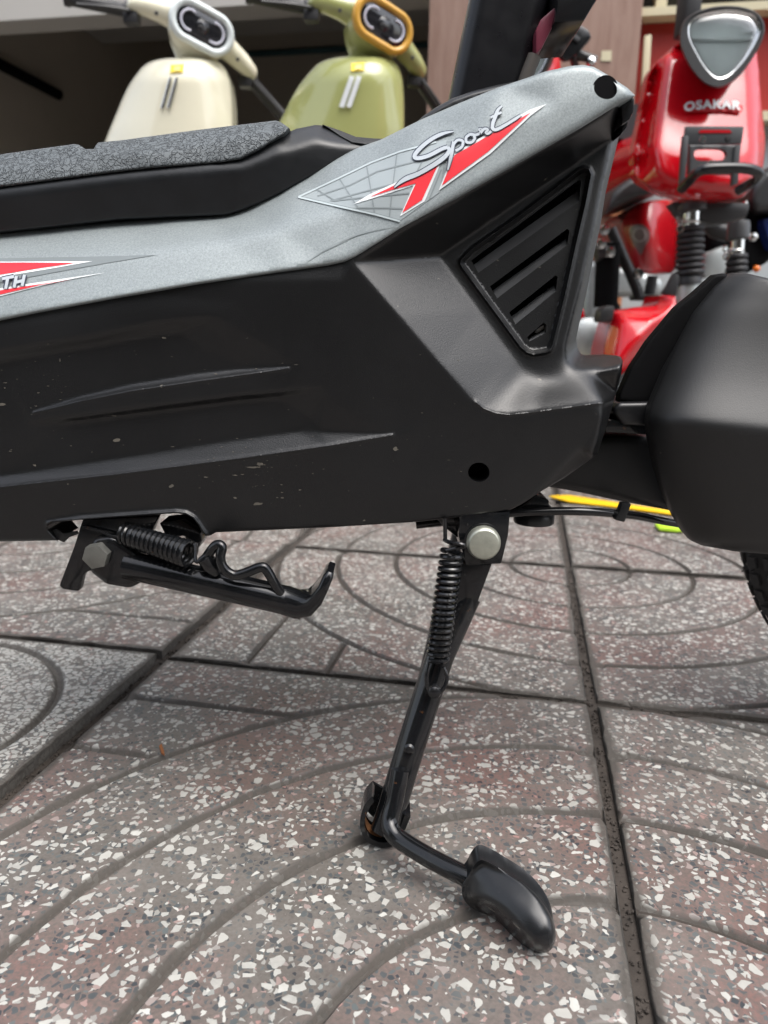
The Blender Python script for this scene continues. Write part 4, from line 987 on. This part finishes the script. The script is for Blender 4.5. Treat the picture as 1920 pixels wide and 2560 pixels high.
def city_scooter(label, paint, ring, stripe, stripe_gap):
    YC = 1.86; bx = P(470, 300, YC).x
    t = thing('parked_scooter', label, 'scooter', (bx, YC + .12, 0), 'scooters parked nose out in front of the garage')
    # leg shield
    out = sp2([(200, 560), (235, 430), (263, 351), (292, 280), (318, 221), (343, 183), (365, 160), (395, 149), (435, 144.5), (505, 144.5), (536, 149), (556, 162), (569, 184), (579, 227), (583, 312), (584, 430), (575, 600)], 4)
    def Ys(p):
        cx = 452 - (p[:, 1] - 145) * .08; hw = np.interp(p[:, 1], [145, 200, 320, 600], [110, 128, 158, 190]); u = np.clip(np.abs(p[:, 0] - cx) / hw, 0, 1.15)
        v = np.clip(1 - (p[:, 1] - 144) / 60, 0, 1); return YC - .10 + .085 * u ** 2.4 + .03 * v ** 2 + .00006 * (p[:, 1] - 145)
    sh = obj('front_shield', *panel(out, Ys, 13, skirt=.05, edge=(10, .012)), paint, t, ang=70)
    obj('badge', *patch([(427, 162), (460, 160), (457, 180), (425, 182)], Ys, .003), 'yellow', sh)
    obj('badge_mark', *patch([(436, 166), (452, 165), (450, 176), (434, 177)], Ys, .005), plain('badge_pale', (.8, .68, .2), .4), sh)
    for dx in (0, 17 if stripe_gap else 16):
        q = [(427 + dx, 194), (406 + dx, 270)]; wd = 5 if not stripe_gap else 12
        if not stripe_gap: obj('stripe_trim', *ribbon([(x - 1.5, y) for x, y in q], 9, Ys, .003), 'white', sh)
        obj('stripe', *ribbon(q, wd, Ys, .006), stripe, sh)
    # handlebar head, turned towards its left
    C0 = P(496, 78, YC - .03); K = .80; a = Vector((.84, .42, -.30)).normalized(); f = Vector((.36, -.90, -.12)); f = (f - a * f.dot(a)).normalized(); u = a.cross(f); u = u if u.z > 0 else -u
    hv0, fc0 = len(bpy.data.objects), None; before = set(o.name for o in bpy.data.objects)
    rr = [ell(C0 - f * .085 - u * .01, a, u, .035, .040), ell(C0 - f * .06 - u * .012, a, u, .062, .056), ell(C0 - f * .02 - u * .012, a, u, .078, .062), ell(C0 + f * .02 - u * .006, a, u, .084, .056, e=.8), ell(C0 + f * .045, a, u, .083, .048, e=.75)]
    hd = obj('handlebar_cover', *loft(rr), paint, t, ang=70)
    nk = [ell(C0 - f * .03 - u * .03, a, f, .072, .062), ell(C0 - f * .035 - u * .058, a, f, .054, .045), ell(C0 - f * .04 - u * .076, a, f, .036, .034), ell(C0 - f * .05 - u * .12, a, f, .030, .030)]
    obj('neck', *loft(nk), paint, t, ang=70)
    for sgn in (-1, 1):
        k = -.004 if sgn > 0 else .0; dr = lambda r: u * (-.30 if sgn > 0 else -.22) * max(0, r - .05)
        ar = [ell(C0 + a * sgn * .060 + f * .0 + u * .010, u, f, .042, .046), ell(C0 + a * sgn * .100 + dr(.100) + u * (.014 + k) - f * .008, u, f, .030, .036), ell(C0 + a * sgn * .145 + dr(.145) + u * (.018 + k) - f * .02, u, f, .026, .030), ell(C0 + a * sgn * .178 + dr(.178) + u * (.016 + k) - f * .028, u, f, .022, .025), ell(C0 + a * sgn * .186 + dr(.186) + u * .016 - f * .03, u, f, .012, .015)]
        obj('handle_cover', *loft(ar), paint, t, ang=70)
        g0 = C0 + a * sgn * .172 + dr(.172) - f * .045; g1 = C0 + a * sgn * .33 + dr(.33) - f * .085 - u * .004
        obj('grip', *tube([g0, g0.lerp(g1, .08), g0.lerp(g1, .1), g0.lerp(g1, .9), g0.lerp(g1, .93), g1], [.022, .022, .0165, .0165, .020, .019], 14), 'grip', t)
        obj('switch_box', *box(C0 + a * sgn * .165 + dr(.165) - f * .03 - u * .02, (.04, .035, .03), .006), 'grip', t)
        lv_ = smooth_path([g0 + f * .03 - u * .005, g0.lerp(g1, .35) + f * .05 - u * .012, g0.lerp(g1, .8) + f * .048 - u * .02], 5)
        obj('brake_lever', *tube(lv_, .005, 8), 'satin', t)
        obj('screw_cap', *lathe([(.0001, .003), (.005, .002), (.005, 0)], C0 + a * sgn * .115 + dr(.115) + f * .030 - u * .004, f, 12), 'satin', t)
    # headlight: ring, smoked lens, two C-shaped lamp tubes, centre projector
    Lc = C0 + f * .047
    ro = [stadium(Lc + f * z_, a, u, rx, ry) for z_, rx, ry in ((-.004, .088, .053), (.008, .089, .054), (.016, .085, .050), (.018, .078, .043), (.013, .071, .036), (.006, .069, .034))]
    rg = obj('headlight_ring', *loft(ro, cap=False), ring, t, ang=70)
    ln = obj('headlight_lens', *loft([stadium(Lc + f * .008, a, u, .070, .035), stadium(Lc + f * .011, a, u, .060, .027), stadium(Lc + f * .012, a, u, .03, .008)]), 'lens', t)
    for sgn in (-1, 1):
        cp_ = [Lc + f * .0135 + a * sgn * (.034 + .024 * math.cos(q)) + u * .024 * math.sin(q) for q in np.linspace(-1.9, 1.9, 18)]
        obj('lamp_tube', *tube(cp_, .0030, 8), 'lamp', ln)
    obj('projector', *lathe([(.0001, .005), (.012, .004), (.017, .001), (.018, -.002)], Lc + f * .0125, f, 20), 'lens', ln)
    for dz in (-.006, .012):
        cp_ = [Lc + f * .0165 + a * (.012 * math.cos(q)) + u * (dz + .004 * math.sin(q)) for q in np.linspace(.4, 2.7, 8)]
        obj('projector_ring', *tube(cp_, .0014, 6), 'bracket', ln)
    # scale the whole head about its centre (built a little large above)
    cl_ = C0 - LOC[t.name]
    for o in bpy.data.objects:
        if o.name not in before and o.type == 'MESH':
            for v in o.data.vertices: v.co = cl_ + (v.co - cl_) * K
    # lower half: fender, wheel, floorboard, body, seat
    x, y = bx, YC + .02
    obj('front_fender', *loft([ell(Vector((x + .02, y - .16 + k * .07, .30 + .12 * math.sin(k * .62))), Vector((1, 0, 0)), Vector((0, -.3, 1)).normalized(), .07, .04) for k in range(6)]), paint, t, ang=70)
    wheel(t, (x + .02, y + .02, .205), (1, 0, 0), .16, .045)
    for sgn in (-1, 1): obj('fork_leg', *tube([(x + .02 + sgn * .065, y + .02, .205), (x + .02 + sgn * .05, y + .10, .50)], .014, 10), 'alu', t)
    obj('floorboard', *box((x, y + .42, .30), (.30, .5, .09), .03), paint, t)
    obj('rear_body', *loft([ell(Vector((x, y + .62 + k * .14, .52 + .03 * k)), Vector((1, 0, 0)), Vector((0, 0, 1)), w_, h_) for k, (w_, h_) in enumerate(((.10, .17), (.15, .2), (.16, .18), (.14, .13), (.07, .06)))]), paint, t, ang=70)
    obj('seat', *loft([ell(Vector((x, y + .60 + k * .14, .755 + .006 * k)), Vector((1, 0, 0)), Vector((0, 0, 1)), w_, .045, e=.6) for k, w_ in enumerate((.07, .12, .14, .14, .10))]), 'grip', t, ang=60)
    wheel(t, (x, y + 1.10, .205), (1, 0, 0), .16, .045)
    obj('side_stand', *tube([(x + .10, y + .5, .28), (x + .2, y + .42, .0)], .01, 8), 'satin', t)
    return t
def city_pair():
    a = city_scooter('cream white scooter with pearl headlight ring and two dark shield stripes', 'cream', 'ringw', 'satin', False)
    b = city_scooter('olive green scooter with orange headlight ring and two white shield stripes', 'green', 'ringo', 'white', True)
    d = P(905, 60, 1.83) - P(470, 78, 1.86); b.location = b.location + Vector((d.x, d.y, 0)); b.location.y += .0
    a.location.z = b.location.z = 0
city_pair()

# ------------------------------------------------------------------ red motorbike with triangular headlight
def cA(pts): return [(1450 + .2833 * x, .2833 * y) for x, y in pts]
def cB(pts): return [(1450 + .2833 * x, 450 + .2833 * y) for x, y in pts]
def red_bike():
    YR = 1.52; bx = P(1755, 500, YR).x
    t = thing('red_electric_motorbike', 'glossy red electric motorbike with triangular headlight and name plate, facing the pavement', 'motorbike', (bx, YR + .1, 0))
    out = sp2([(1600, 300), (1612, 230), (1622, 184), (1640, 158), (1665, 134), (1691, 112), (1740, 100), (1850, 100), (1888, 116), (1895, 150), (1902, 227), (1908, 300), (1913, 354), (1908, 415), (1893, 452), (1872, 478), (1852, 496), (1800, 500), (1733, 500), (1699, 497), (1655, 482), (1620, 464), (1597, 449), (1586, 432), (1584, 400), (1586, 368), (1593, 330)], 3)
    RF = Field([[(x, y, z) for x, y, z in q] for q in (
        [(1665, 136, YR + .02), (1654, 210, YR), (1643, 283, YR - .02), (1631, 368, YR - .047), (1640, 415, YR - .055), (1656, 443, YR - .06), (1699, 464, YR - .068), (1780, 470, YR - .068), (1850, 466, YR - .064), (1876, 445, YR - .055)],
        [(1580, 470, YR + .07), (1584, 400, YR + .10), (1588, 350, YR + .12), (1603, 283, YR + .12), (1622, 184, YR + .12), (1660, 110, YR + .12)], [(1590, 480, YR + .05), (1650, 500, YR + .02), (1700, 512, YR + .01), (1850, 512, YR + .01), (1920, 470, YR + .04)],
        [(1876, 445, YR - .055), (1888, 380, YR - .044), (1884, 300, YR - .02), (1878, 220, YR), (1868, 130, YR + .02)], [(1925, 440, YR + .05), (1926, 350, YR + .05), (1915, 230, YR + .06), (1905, 100, YR + .08)], [(1768, 140, YR + .012), (1768, 270, YR - .028), (1768, 400, YR - .064)])], (1560, 60, 1960, 540), sigma=9, step=4)
    fp = obj('front_panel', *panel(out, RF, 11, skirt=.03, edge=(7, .006)), 'redpaint', t, ang=60)
    # headlight
    ho = cA([(880, 280), (920, 180), (1010, 110), (1150, 65), (1300, 50), (1450, 65), (1560, 110), (1620, 190), (1630, 280), (1590, 400), (1500, 550), (1400, 680), (1300, 752), (1205, 775), (1100, 740), (1000, 640), (930, 520), (885, 400)])
    lo = cA([(962, 260), (990, 190), (1080, 132), (1300, 92), (1500, 122), (1568, 180), (1586, 250), (1548, 365), (1450, 522), (1330, 648), (1240, 686), (1172, 660), (1092, 572), (1012, 430), (972, 340)])
    ho, lo = sp2(ho, 3, True), sp2(lo, 3, True)
    cx, cy = np.mean(ho, 0); 
    def ringpx(poly, sc, Y, n=60):
        r = resample(poly, 1.0, True); idx = np.linspace(0, len(r) - 1, n).astype(int); r = r[idx]; c = r.mean(0); return [P(*(c + (q - c) * sc), Y) for q in r]
    hs_ = obj('headlight_housing', *loft([ringpx(ho, .55, YR + .05), ringpx(ho, .86, YR + .02), ringpx(ho, 1.0, YR - .03), ringpx(ho, 1.0, YR - .065), ringpx(ho, .965, YR - .075), ringpx(lo, 1.04, YR - .074), ringpx(lo, 1.03, YR - .062)], cap=False), 'satin', t, ang=50)
    obj('lens_rim', *loft([ringpx(lo, 1.045, YR - .066), ringpx(lo, 1.03, YR - .073), ringpx(lo, 1.0, YR - .072), ringpx(lo, .985, YR - .066)], cap=False), 'chrome', hs_)
    obj('reflector', *loft([ringpx(lo, 1.0, YR - .060), ringpx(lo, .8, YR - .054), ringpx(lo, .5, YR - .050), ringpx(lo, .12, YR - .048)]), 'reflector', hs_)
    obj('lens', *loft([ringpx(lo, .985, YR - .067), ringpx(lo, .9, YR - .0695), ringpx(lo, .7, YR - .0715), ringpx(lo, .4, YR - .073), ringpx(lo, .05, YR - .0735)]), 'clear', hs_)
    b0, b1 = P(*cA([(985, 342)])[0], YR - .063), P(*cA([(1545, 338)])[0], YR - .063); obj('light_bar', *tube([b0, b1], .0035, 8), 'white', hs_)
    bc_ = P(*cA([(1235, 400)])[0], YR - .05); obj('bulb', *lathe([(.0001, .010), (.006, .008), (.007, .003), (.005, 0)], bc_, (0, -1, 0), 16), 'chrome', hs_)
    for k in range(7):
        x0 = 1120 + k * 32; obj('prism_rib', *tube([P(*cA([(x0, 470)])[0], YR - .055), P(*cA([(x0 + 4, 590)])[0], YR - .055)], .0022, 6), 'reflector', hs_)
    # name plate
    npl = cA([(905, 935), (925, 995), (1080, 985), (1260, 978), (1425, 995), (1440, 930)])
    obj('name_plate', *patch(npl, RF, .006), plain('plate_red', (.55, .012, .02), .6), fp)
    cu = bpy.data.curves.new('name', 'FONT'); cu.body = 'OSAKAR'; cu.size = 1; cu.extrude = .03; cu.offset = .034; cu.space_character = 1.12
    to = bpy.data.objects.new('name', cu); COL.objects.link(to); dg = bpy.context.evaluated_depsgraph_get(); me = to.evaluated_get(dg).to_mesh()
    co = np.array([tuple(v.co) for v in me.vertices]); fcs = [tuple(p.vertices) for p in me.polygons]; bpy.data.objects.remove(to)
    xs, ys = co[:, 0], co[:, 1]; xs = (xs - xs.min()) / (xs.max() - xs.min()); ys = (ys - ys.min()) / (ys.max() - ys.min())
    px = cA([(920 + 500 * x, 978 - 80 * y + 22 * (x - .5) * (x - .5) * 4 - 14 - 14 * x) for x, y in zip(xs, ys)])
    yy = RF(px); obj('name_letters', [P(x, y, Y - .009 - .002 * (z > 0)) for (x, y), Y, z in zip(px, yy, co[:, 2])], fcs, 'white', fp, smooth=False)
    # bracket and loop bar
    pl1 = [P(*q, YR - 0.1050) for q in cA([(935, 1112), (1450, 1112), (1440, 1190), (1428, 1270), (960, 1275), (925, 1190)])]
    bk_ = obj('carrier_bracket', *prism(pl1, (0, .008, 0), .002), 'bracket', t)
    obj('bracket_slot', *prism([P(*q, YR - 0.1065) for q in cA([(1045, 1172), (1065, 1145), (1320, 1145), (1342, 1172)])], (0, .002, 0)), 'redfar', bk_)
    hole = sp2(cA([(1005, 1360), (1030, 1320), (1100, 1310), (1230, 1312), (1280, 1330), (1296, 1365), (1275, 1405), (1220, 1416), (1080, 1416), (1025, 1405)]), 3, True)
    obj('bracket_plate', *panel(cA([(962, 1278), (1400, 1278), (1345, 1535), (962, 1530)]), const(YR - 0.1120), 12, [hole], skirt=.01, edge=(4, .003)), 'bracket', bk_)
    for q in ([(915, 1190), (960, 1200), (955, 1330), (925, 1640), (885, 1640), (900, 1340)], [(1370, 1280), (1425, 1270), (1405, 1480), (1400, 1620), (1345, 1640), (1350, 1480)]):
        obj('bracket_strut', *prism([P(*p, YR - 0.1160) for p in cA(q)], (0, .012, 0), .002), 'bracket', bk_)
    lb = [(895, 1665, -.07), (960, 1600, -.10), (1040, 1520, -.14), (1150, 1490, -.15), (1400, 1482, -.15), (1540, 1505, -.145), (1580, 1545, -.13), (1530, 1600, -.10), (1390, 1685, -.07)]
    obj('loop_bar', *tube(smooth_path([P(*cA([(x, y)])[0], YR + d - .05) for x, y, d in lb], 6), .0085, 12), 'gloss_black', bk_)
    for q in ((1082, 1230), (1305, 1226), (1148, 1442)): obj('bolt', *lathe([(.0001, .004), (.005, .0035), (.006, 0)], P(*cA([q])[0], YR - 0.1160), (0, -1, 0), 14), 'chrome' if q[0] != 1305 else 'satin', bk_)
    # fork
    for x0, y0, dy, w_ in ((1727, 490, 0, 1.0), (1842, 560, .12, .85)):
        Yk = YR + .03 + dy
        leg = obj('fork_leg', *tube([P(x0 + 4, y0 + 20, Yk), P(x0 - 10, y0 + 290, Yk)], .0155 * w_, 16), 'chrome', t)
        obj('fork_clamp', *tube([P(x0 + 7, y0 - 8, Yk), P(x0 + 5, y0 + 4, Yk), P(x0 + 3, y0 + 36, Yk), P(x0 + 3, y0 + 40, Yk)], [.020, .027 * w_, .027 * w_, .023 * w_], 18), 'bracket', leg)
        pts_, rr_ = [], []
        for k in range(33):
            pts_.append(P(x0 - k * .12, y0 + 74 + k * 3.9, Yk)); rr_.append((.0205 if k % 4 in (0,) else .0255 + .0008 * (k / 8)) * w_)
        obj('gaiter', *tube(pts_ + [P(x0 - 5, y0 + 204, Yk), P(x0 - 5, y0 + 222, Yk)], rr_ + [.024 * w_, .024 * w_], 20), 'grip', leg, ang=80)
        obj('hose_clip', *torus(P(x0 - 2, y0 + 68, Yk), (0, .1, 1), .018 * w_, .0022, 24, 6), 'chrome', leg)
        for k in (0, 1): obj('clip_ear', *torus(P(x0 - 26, y0 + 62 + 20 * k, Yk - .015), (.3, 1, 0), .0062, .0018, 16, 6), 'chrome', leg)
        obj('slider', *tube([P(x0 - 6, y0 + 222, Yk), P(x0 - 20, y0 + 420, Yk)], .021 * w_, 16), 'alu', leg)
    obj('yoke', *prism([P(*q, YR + .02) for q in ((1690, 500), (1880, 505), (1870, 545), (1790, 560), (1720, 540))], (0, .07, 0), .01), 'satin', t)
    # red front mudguard with black stay
    mg = [(1535, 778), (1586, 768), (1640, 764), (1652, 738), (1688, 740), (1692, 764), (1676, 790), (1620, 855), (1560, 932), (1530, 950), (1505, 900), (1512, 860), (1522, 825)]
    MF = Field([[(x, y, z) for x, y, z in q] for q in ([(1490, 900, 1.50), (1520, 820, 1.50), (1533, 770, 1.50)], [(1530, 905, 1.42), (1545, 850, 1.42), (1552, 795, 1.44)], [(1540, 920, 1.40), (1600, 845, 1.40), (1650, 795, 1.42), (1690, 755, 1.45)], [(1560, 760, 1.50), (1640, 755, 1.50), (1650, 730, 1.48), (1700, 730, 1.48)], [(1560, 945, 1.45), (1625, 860, 1.45), (1690, 790, 1.46)])], (1480, 720, 1720, 970), sigma=7, step=3)
    md = obj('front_mudguard', *panel(mg, MF, 9, skirt=.09, edge=(6, .006)), 'redpaint', t, ang=60)
    obj('mudguard_cap', *prism([P(*q, 1.46) for q in ((1498, 806), (1503, 775), (1518, 763), (1540, 764), (1533, 806))], (0, .05, 0), .008), 'satin', md)
    obj('mudguard_stay', *prism([P(*q, 1.48) for q in ((1688, 680), (1700, 690), (1692, 742), (1656, 735), (1668, 718))], (0, .02, 0), .004), 'satin', md)
    wheel(t, Vector((P(1600, 800, 1.55).x, 1.64, .17)), (1, .25, 0), .125, .04)
    # handlebar, body and seat running back
    hb_ = P(1800, -40, YR + .14); obj('handlebar', *tube(smooth_path([hb_ + Vector((-.33, .12, .02)), hb_ + Vector((-.2, .07, .06)), hb_ + Vector((0, 0, .04)), hb_ + Vector((.2, .07, .06)), hb_ + Vector((.33, .12, .02))], 5), .012, 10), 'satin', t)
    for sgn in (-1, 1): obj('grip', *tube([hb_ + Vector((sgn * .25, .09, .045)), hb_ + Vector((sgn * .37, .135, .012))], .018, 12), 'grip', t)
    obj('headlight_bracket', *box(P(1722, 15, YR + .05), (.03, .06, .10), .008), 'grip', t)
    x = bx
    obj('main_body', *loft([ell(Vector((x, YR + .25 + .16 * k, z_)), Vector((1, 0, 0)), Vector((0, 0, 1)), w_, h_, e=.8) for k, (z_, w_, h_) in enumerate(((.70, .045, .05), (.71, .06, .07), (.72, .07, .08), (.72, .075, .08), (.74, .07, .07), (.76, .04, .04)))]), 'redpaint', t, ang=60)
    obj('seat', *loft([ell(Vector((x, YR + .45 + .16 * k, .82 + .01 * k)), Vector((1, 0, 0)), Vector((0, 0, 1)), w_, .04, e=.6) for k, w_ in enumerate((.07, .11, .13, .13, .08))]), 'grip', t)
    wheel(t, Vector((x, YR + 1.05, .235)), (1, 0, 0), .19, .045)
    return t
def children(o): return [c for c in bpy.data.objects if c.parent == o]
def copy_tree(o, parent=None):
    c = o.copy(); COL.objects.link(c)
    if parent is not None: c.parent = parent
    for ch in children(o): copy_tree(ch, c)
    return c
red = red_bike()
red2 = copy_tree(red); red2['label'] = 'second red electric motorbike half hidden behind the seat tube, carrying a square black mirror'
red2.location = red.location + Vector((P(1286, 142, 1.5).x - P(1755, 105, 1.5).x, .05, 0)); red2.scale.x = .72
for ch in children(red2):
    if ch.name.split('.')[0] in ('handlebar', 'grip', 'headlight_bracket'): bpy.data.objects.remove(ch)
red2['group'] = red['group'] = 'red motorbikes in the parked row'
LOC[red2.name] = Vector(red2.location)
mp_ = [P(*q, 1.46) for q in ((1386, 57), (1440, 52), (1472, 72), (1482, 92), (1436, 142), (1412, 150), (1376, 110))]
mr = obj('mirror', *prism(mp_, (0, .02, 0), .006), 'gloss_black', red2)
obj('mirror_band', *prism([P(*q, 1.455) for q in ((1392, 62), (1408, 60), (1452, 96), (1444, 105))], (0, .004, 0), .001), 'bracket', mr)
obj('mirror_stem', *tube([P(1430, 140, 1.47), P(1440, 170, 1.5), P(1450, 230, 1.55)], .007, 8), 'satin', red2)
obj('lever_clamp', *tube([P(1438, 136, 1.49), P(1462, 142, 1.49), P(1490, 150, 1.49)], [.010, .008, .007], 10), 'satin', red2)
obj('lever_ball', *lathe([(.0001, -.009), (.007, -.006), (.009, 0), (.007, .006), (.0001, .009)], P(1477, 155, 1.48), (0, -1, 0), 14), 'chrome', red2)

for ch in children(red2):
    if ch.name.split('.')[0] in ('mirror', 'mirror_stem', 'lever_clamp', 'lever_ball'): ch.scale.x = 1 / .72
# ------------------------------------------------------------------ dark red scooter wedged behind the two motorbikes
def rear_scooter():
    Y0 = 1.85; t = thing('dark_red_scooter', 'dark red scooter with black seat and grey crest, wedged behind the red motorbike', 'scooter', (P(1620, 600, Y0).x, Y0 + .1, 0))
    b_ = sp2(cB([(345, 420), (380, 330), (480, 230), (600, 185), (860, 200), (868, 500), (850, 790), (700, 830), (560, 822), (480, 770), (410, 640)]), 3, True)
    bf = lambda p: Y0 + .00002 * (p[:, 0] - 1620) ** 2 + .000004 * (p[:, 1] - 580) ** 2
    bd = obj('body_panel', *panel(b_, bf, 11, skirt=.2, edge=(9, .012)), 'redfar', t, ang=60)
    obj('crest', *patch(sp2(cB([(435, 440), (480, 400), (560, 395), (610, 450), (615, 520), (570, 590), (540, 660), (490, 600), (450, 520)]), 3, True), bf, .004), plain('crest_grey', (.17, .12, .115), .3), bd)
    obj('crest_ring', *ribbon(sp2(cB([(470, 470), (500, 430), (550, 430), (580, 480), (560, 530), (510, 540), (470, 500), (470, 470)]), 4), 5, bf, .007), plain('crest_pale', (.34, .3, .29), .3), bd)
    st = sp2(cB([(215, 300), (240, 200), (290, 100), (380, 20), (480, -30), (620, 0), (720, 90), (640, 130), (520, 160), (400, 200), (300, 260)]), 3, True)
    obj('seat', *panel(st, const(Y0 - .08), 12, skirt=.25, edge=(16, .03)), 'satin', t, ang=70)
    for a_, b2 in (((270, 430), (500, 960)), ((500, 960), (520, 1040)), ((640, 850), (610, 1010))):
        obj('frame_bar', *tube([P(*cB([a_])[0], Y0 - .12), P(*cB([b2])[0], Y0 - .12)], .012, 10), 'satin', t)
    obj('frame_plate', *prism([P(*q, Y0 - .12) for q in cB([(470, 1010), (720, 1025), (715, 1065), (480, 1060)])], (0, .04, 0), .005), 'satin', t)
    obj('shock', *tube([P(*cB([(250, 560)])[0], Y0 - .16), P(*cB([(225, 1120)])[0], Y0 - .16)], .026, 14), 'black', t)
    obj('foot_peg', *tube([P(*cB([(140, 640)])[0], Y0 - .17), P(*cB([(290, 610)])[0], Y0 - .17)], [.020, .016], 12), 'bracket', t)
    for q in ((185, 565), (215, 440), (515, 825), (265, 640)): obj('bolt', *lathe([(.0001, .008), (.010, .006), (.012, 0)], P(*cB([q])[0], Y0 - .19), (0, -1, 0), 12), 'chrome', t)
    obj('engine_case', *prism([P(*q, Y0 + .02) for q in cB([(60, 690), (480, 780), (760, 860), (740, 1030), (330, 1010), (260, 1180), (40, 1260)])], (0, .12, 0), .02, 3), 'alu', t)
    obj('case_cover', *lathe([(.0001, .02), (.03, .018), (.045, .01), (.048, 0)], P(*cB([(70, 1410)])[0], Y0 - .22), (0, -1, 0), 24), 'alu', t)
    obj('red_tail', *prism([P(*q, Y0 - .2) for q in cB([(-20, 1100), (40, 1130), (65, 1290), (-20, 1290)])], (0, .06, 0), .008), 'redpaint', t)
    c = Vector((P(1560, 700, Y0).x, Y0 + .25, .22)); wheel(t, c, (1, 0, 0), .17, .05); wheel(t, c + Vector((.05, 1.0, 0)), (1, 0, 0), .17, .05)
    return t
rear_scooter()
def edge_bike():
    """dark bike at the picture's edge: only its black seat, engine and blue flank show"""
    Y0 = 1.9; t = thing('blue_motorbike', 'blue motorbike with grey black saddle and dark engine beside the red motorbike', 'motorbike', (P(1880, 600, Y0).x + .08, Y0 + .1, 0))
    obj('saddle', *panel(sp2(cB([(1480, 200), (1500, 80), (1560, -20), (1660, -110), (1900, -160), (2000, 200), (1900, 330), (1660, 300), (1540, 300)]), 3, True), const(Y0 - .05), 14, skirt=.3, edge=(20, .04)), 'satin', t, ang=70)
    obj('engine', *prism([P(*q, Y0) for q in cB([(1090, 200), (1400, 180), (1700, 240), (1740, 700), (1500, 830), (1130, 640)])], (0, .2, 0), .03, 3), 'black', t)
    obj('flank', *prism([P(*q, Y0 - .03) for q in cB([(1600, 330), (1900, 250), (1900, 640), (1680, 620)])], (0, .1, 0), .02), 'bluepaint', t)
    obj('cylinder_fins', *prism([P(*q, Y0 - .02) for q in cB([(1100, 650), (1320, 560), (1300, 830), (1090, 870)])], (0, .1, 0), .012), 'alu', t)
    obj('kick_lever', *tube(smooth_path([P(*cB([(1455, 190)])[0], Y0 - .08), P(*cB([(1440, 260)])[0], Y0 - .08), P(*cB([(1395, 340)])[0], Y0 - .08), P(*cB([(1385, 480)])[0], Y0 - .08)], 4), .006, 8), 'chrome', t)
    obj('exhaust', *tube([P(*cB([(1110, 340)])[0], Y0 - .06), P(*cB([(1200, 440)])[0], Y0 - .06), P(*cB([(1310, 470)])[0], Y0 - .06)], .020, 12), 'satin', t)
    obj('bolt', *lathe([(.0001, .008), (.008, .006), (.010, 0)], P(*cB([(1527, 505)])[0], Y0 - .1), (0, -1, 0), 12), 'chrome', t)
    c = Vector((P(1880, 700, Y0).x + .05, Y0 + .25, .24)); wheel(t, c, (1, 0, 0), .19, .05); wheel(t, c + Vector((.1, 1.1, 0)), (1, 0, 0), .19, .05)
    obj('orange_lens', *lathe([(.0001, .01), (.006, .007), (.008, 0)], P(1891, 672, 1.8), (0, -1, 0), 16), 'amber', t)
    return t
edge_bike()

# ------------------------------------------------------------------ dried mud splashes on the side cover
V, Fc = [], []
mud = [(632, 1168, 40, 5), (650, 1160, 20, 9), (514, 1193, 14, 4), (588, 1188, 16, 3), (606, 1186, 12, 3), (706, 1244, 9, 5), (705, 1231, 8, 2.5), (704, 1212, 7, 3), (750, 1225, 8, 4), (782, 1184, 5, 3), (432, 1117, 14, 2), (12, 970, 6, 3), (96, 982, 7, 3), (120, 965, 8, 2), (14, 957, 12, 2), (150, 900, 4, 10), (120, 860, 8, 3), (640, 922, 6, 3), (706, 908, 8, 2), (740, 912, 14, 2), (230, 1130, 4, 3), (26, 1128, 8, 3), (1122, 1150, 8, 2), (540, 935, 10, 2), (170, 1210, 7, 3), (90, 1015, 10, 2)]
for x, y, w_, h_ in mud:
    n_ = 14; q = [(x + w_ * .5 * math.cos(2 * math.pi * k / n_) * rng.uniform(.55, 1.15), y + h_ * .5 * math.sin(2 * math.pi * k / n_) * rng.uniform(.5, 1.2)) for k in range(n_)]
    V, Fc = join((V, Fc), patch(q, Ycover, .0004, 4))
for k in range(90):
    x, y = (rng.normal(600, 110), rng.normal(1165, 40)) if k < 40 else ((rng.uniform(0, 180), rng.uniform(880, 1140)) if k < 60 else (rng.uniform(0, 1400), rng.uniform(820, 1290)))
    if segdist(np.array([(x, y)]), cover_outline, True)[0] < 14 or not inside(np.array([(x, y)]), cover_outline)[0]: continue
    r_ = rng.uniform(.6, 1.6); a_ = rng.uniform(0, 6.28); q = [(x + r_ * rng.uniform(1, 2.4) * math.cos(a_ + t_), y + r_ * math.sin(a_ + t_) * .6) for t_ in np.linspace(0, 6.28, 7)[:-1]]
    V, Fc = join((V, Fc), patch(q, Ycover, .0004, 4))
sm = obj('mud_splashes', V, Fc, plain('dried_mud', (.10, .09, .075), .9, var=.4, nscale=300), cover, smooth=False); sm['kind'] = 'stuff'
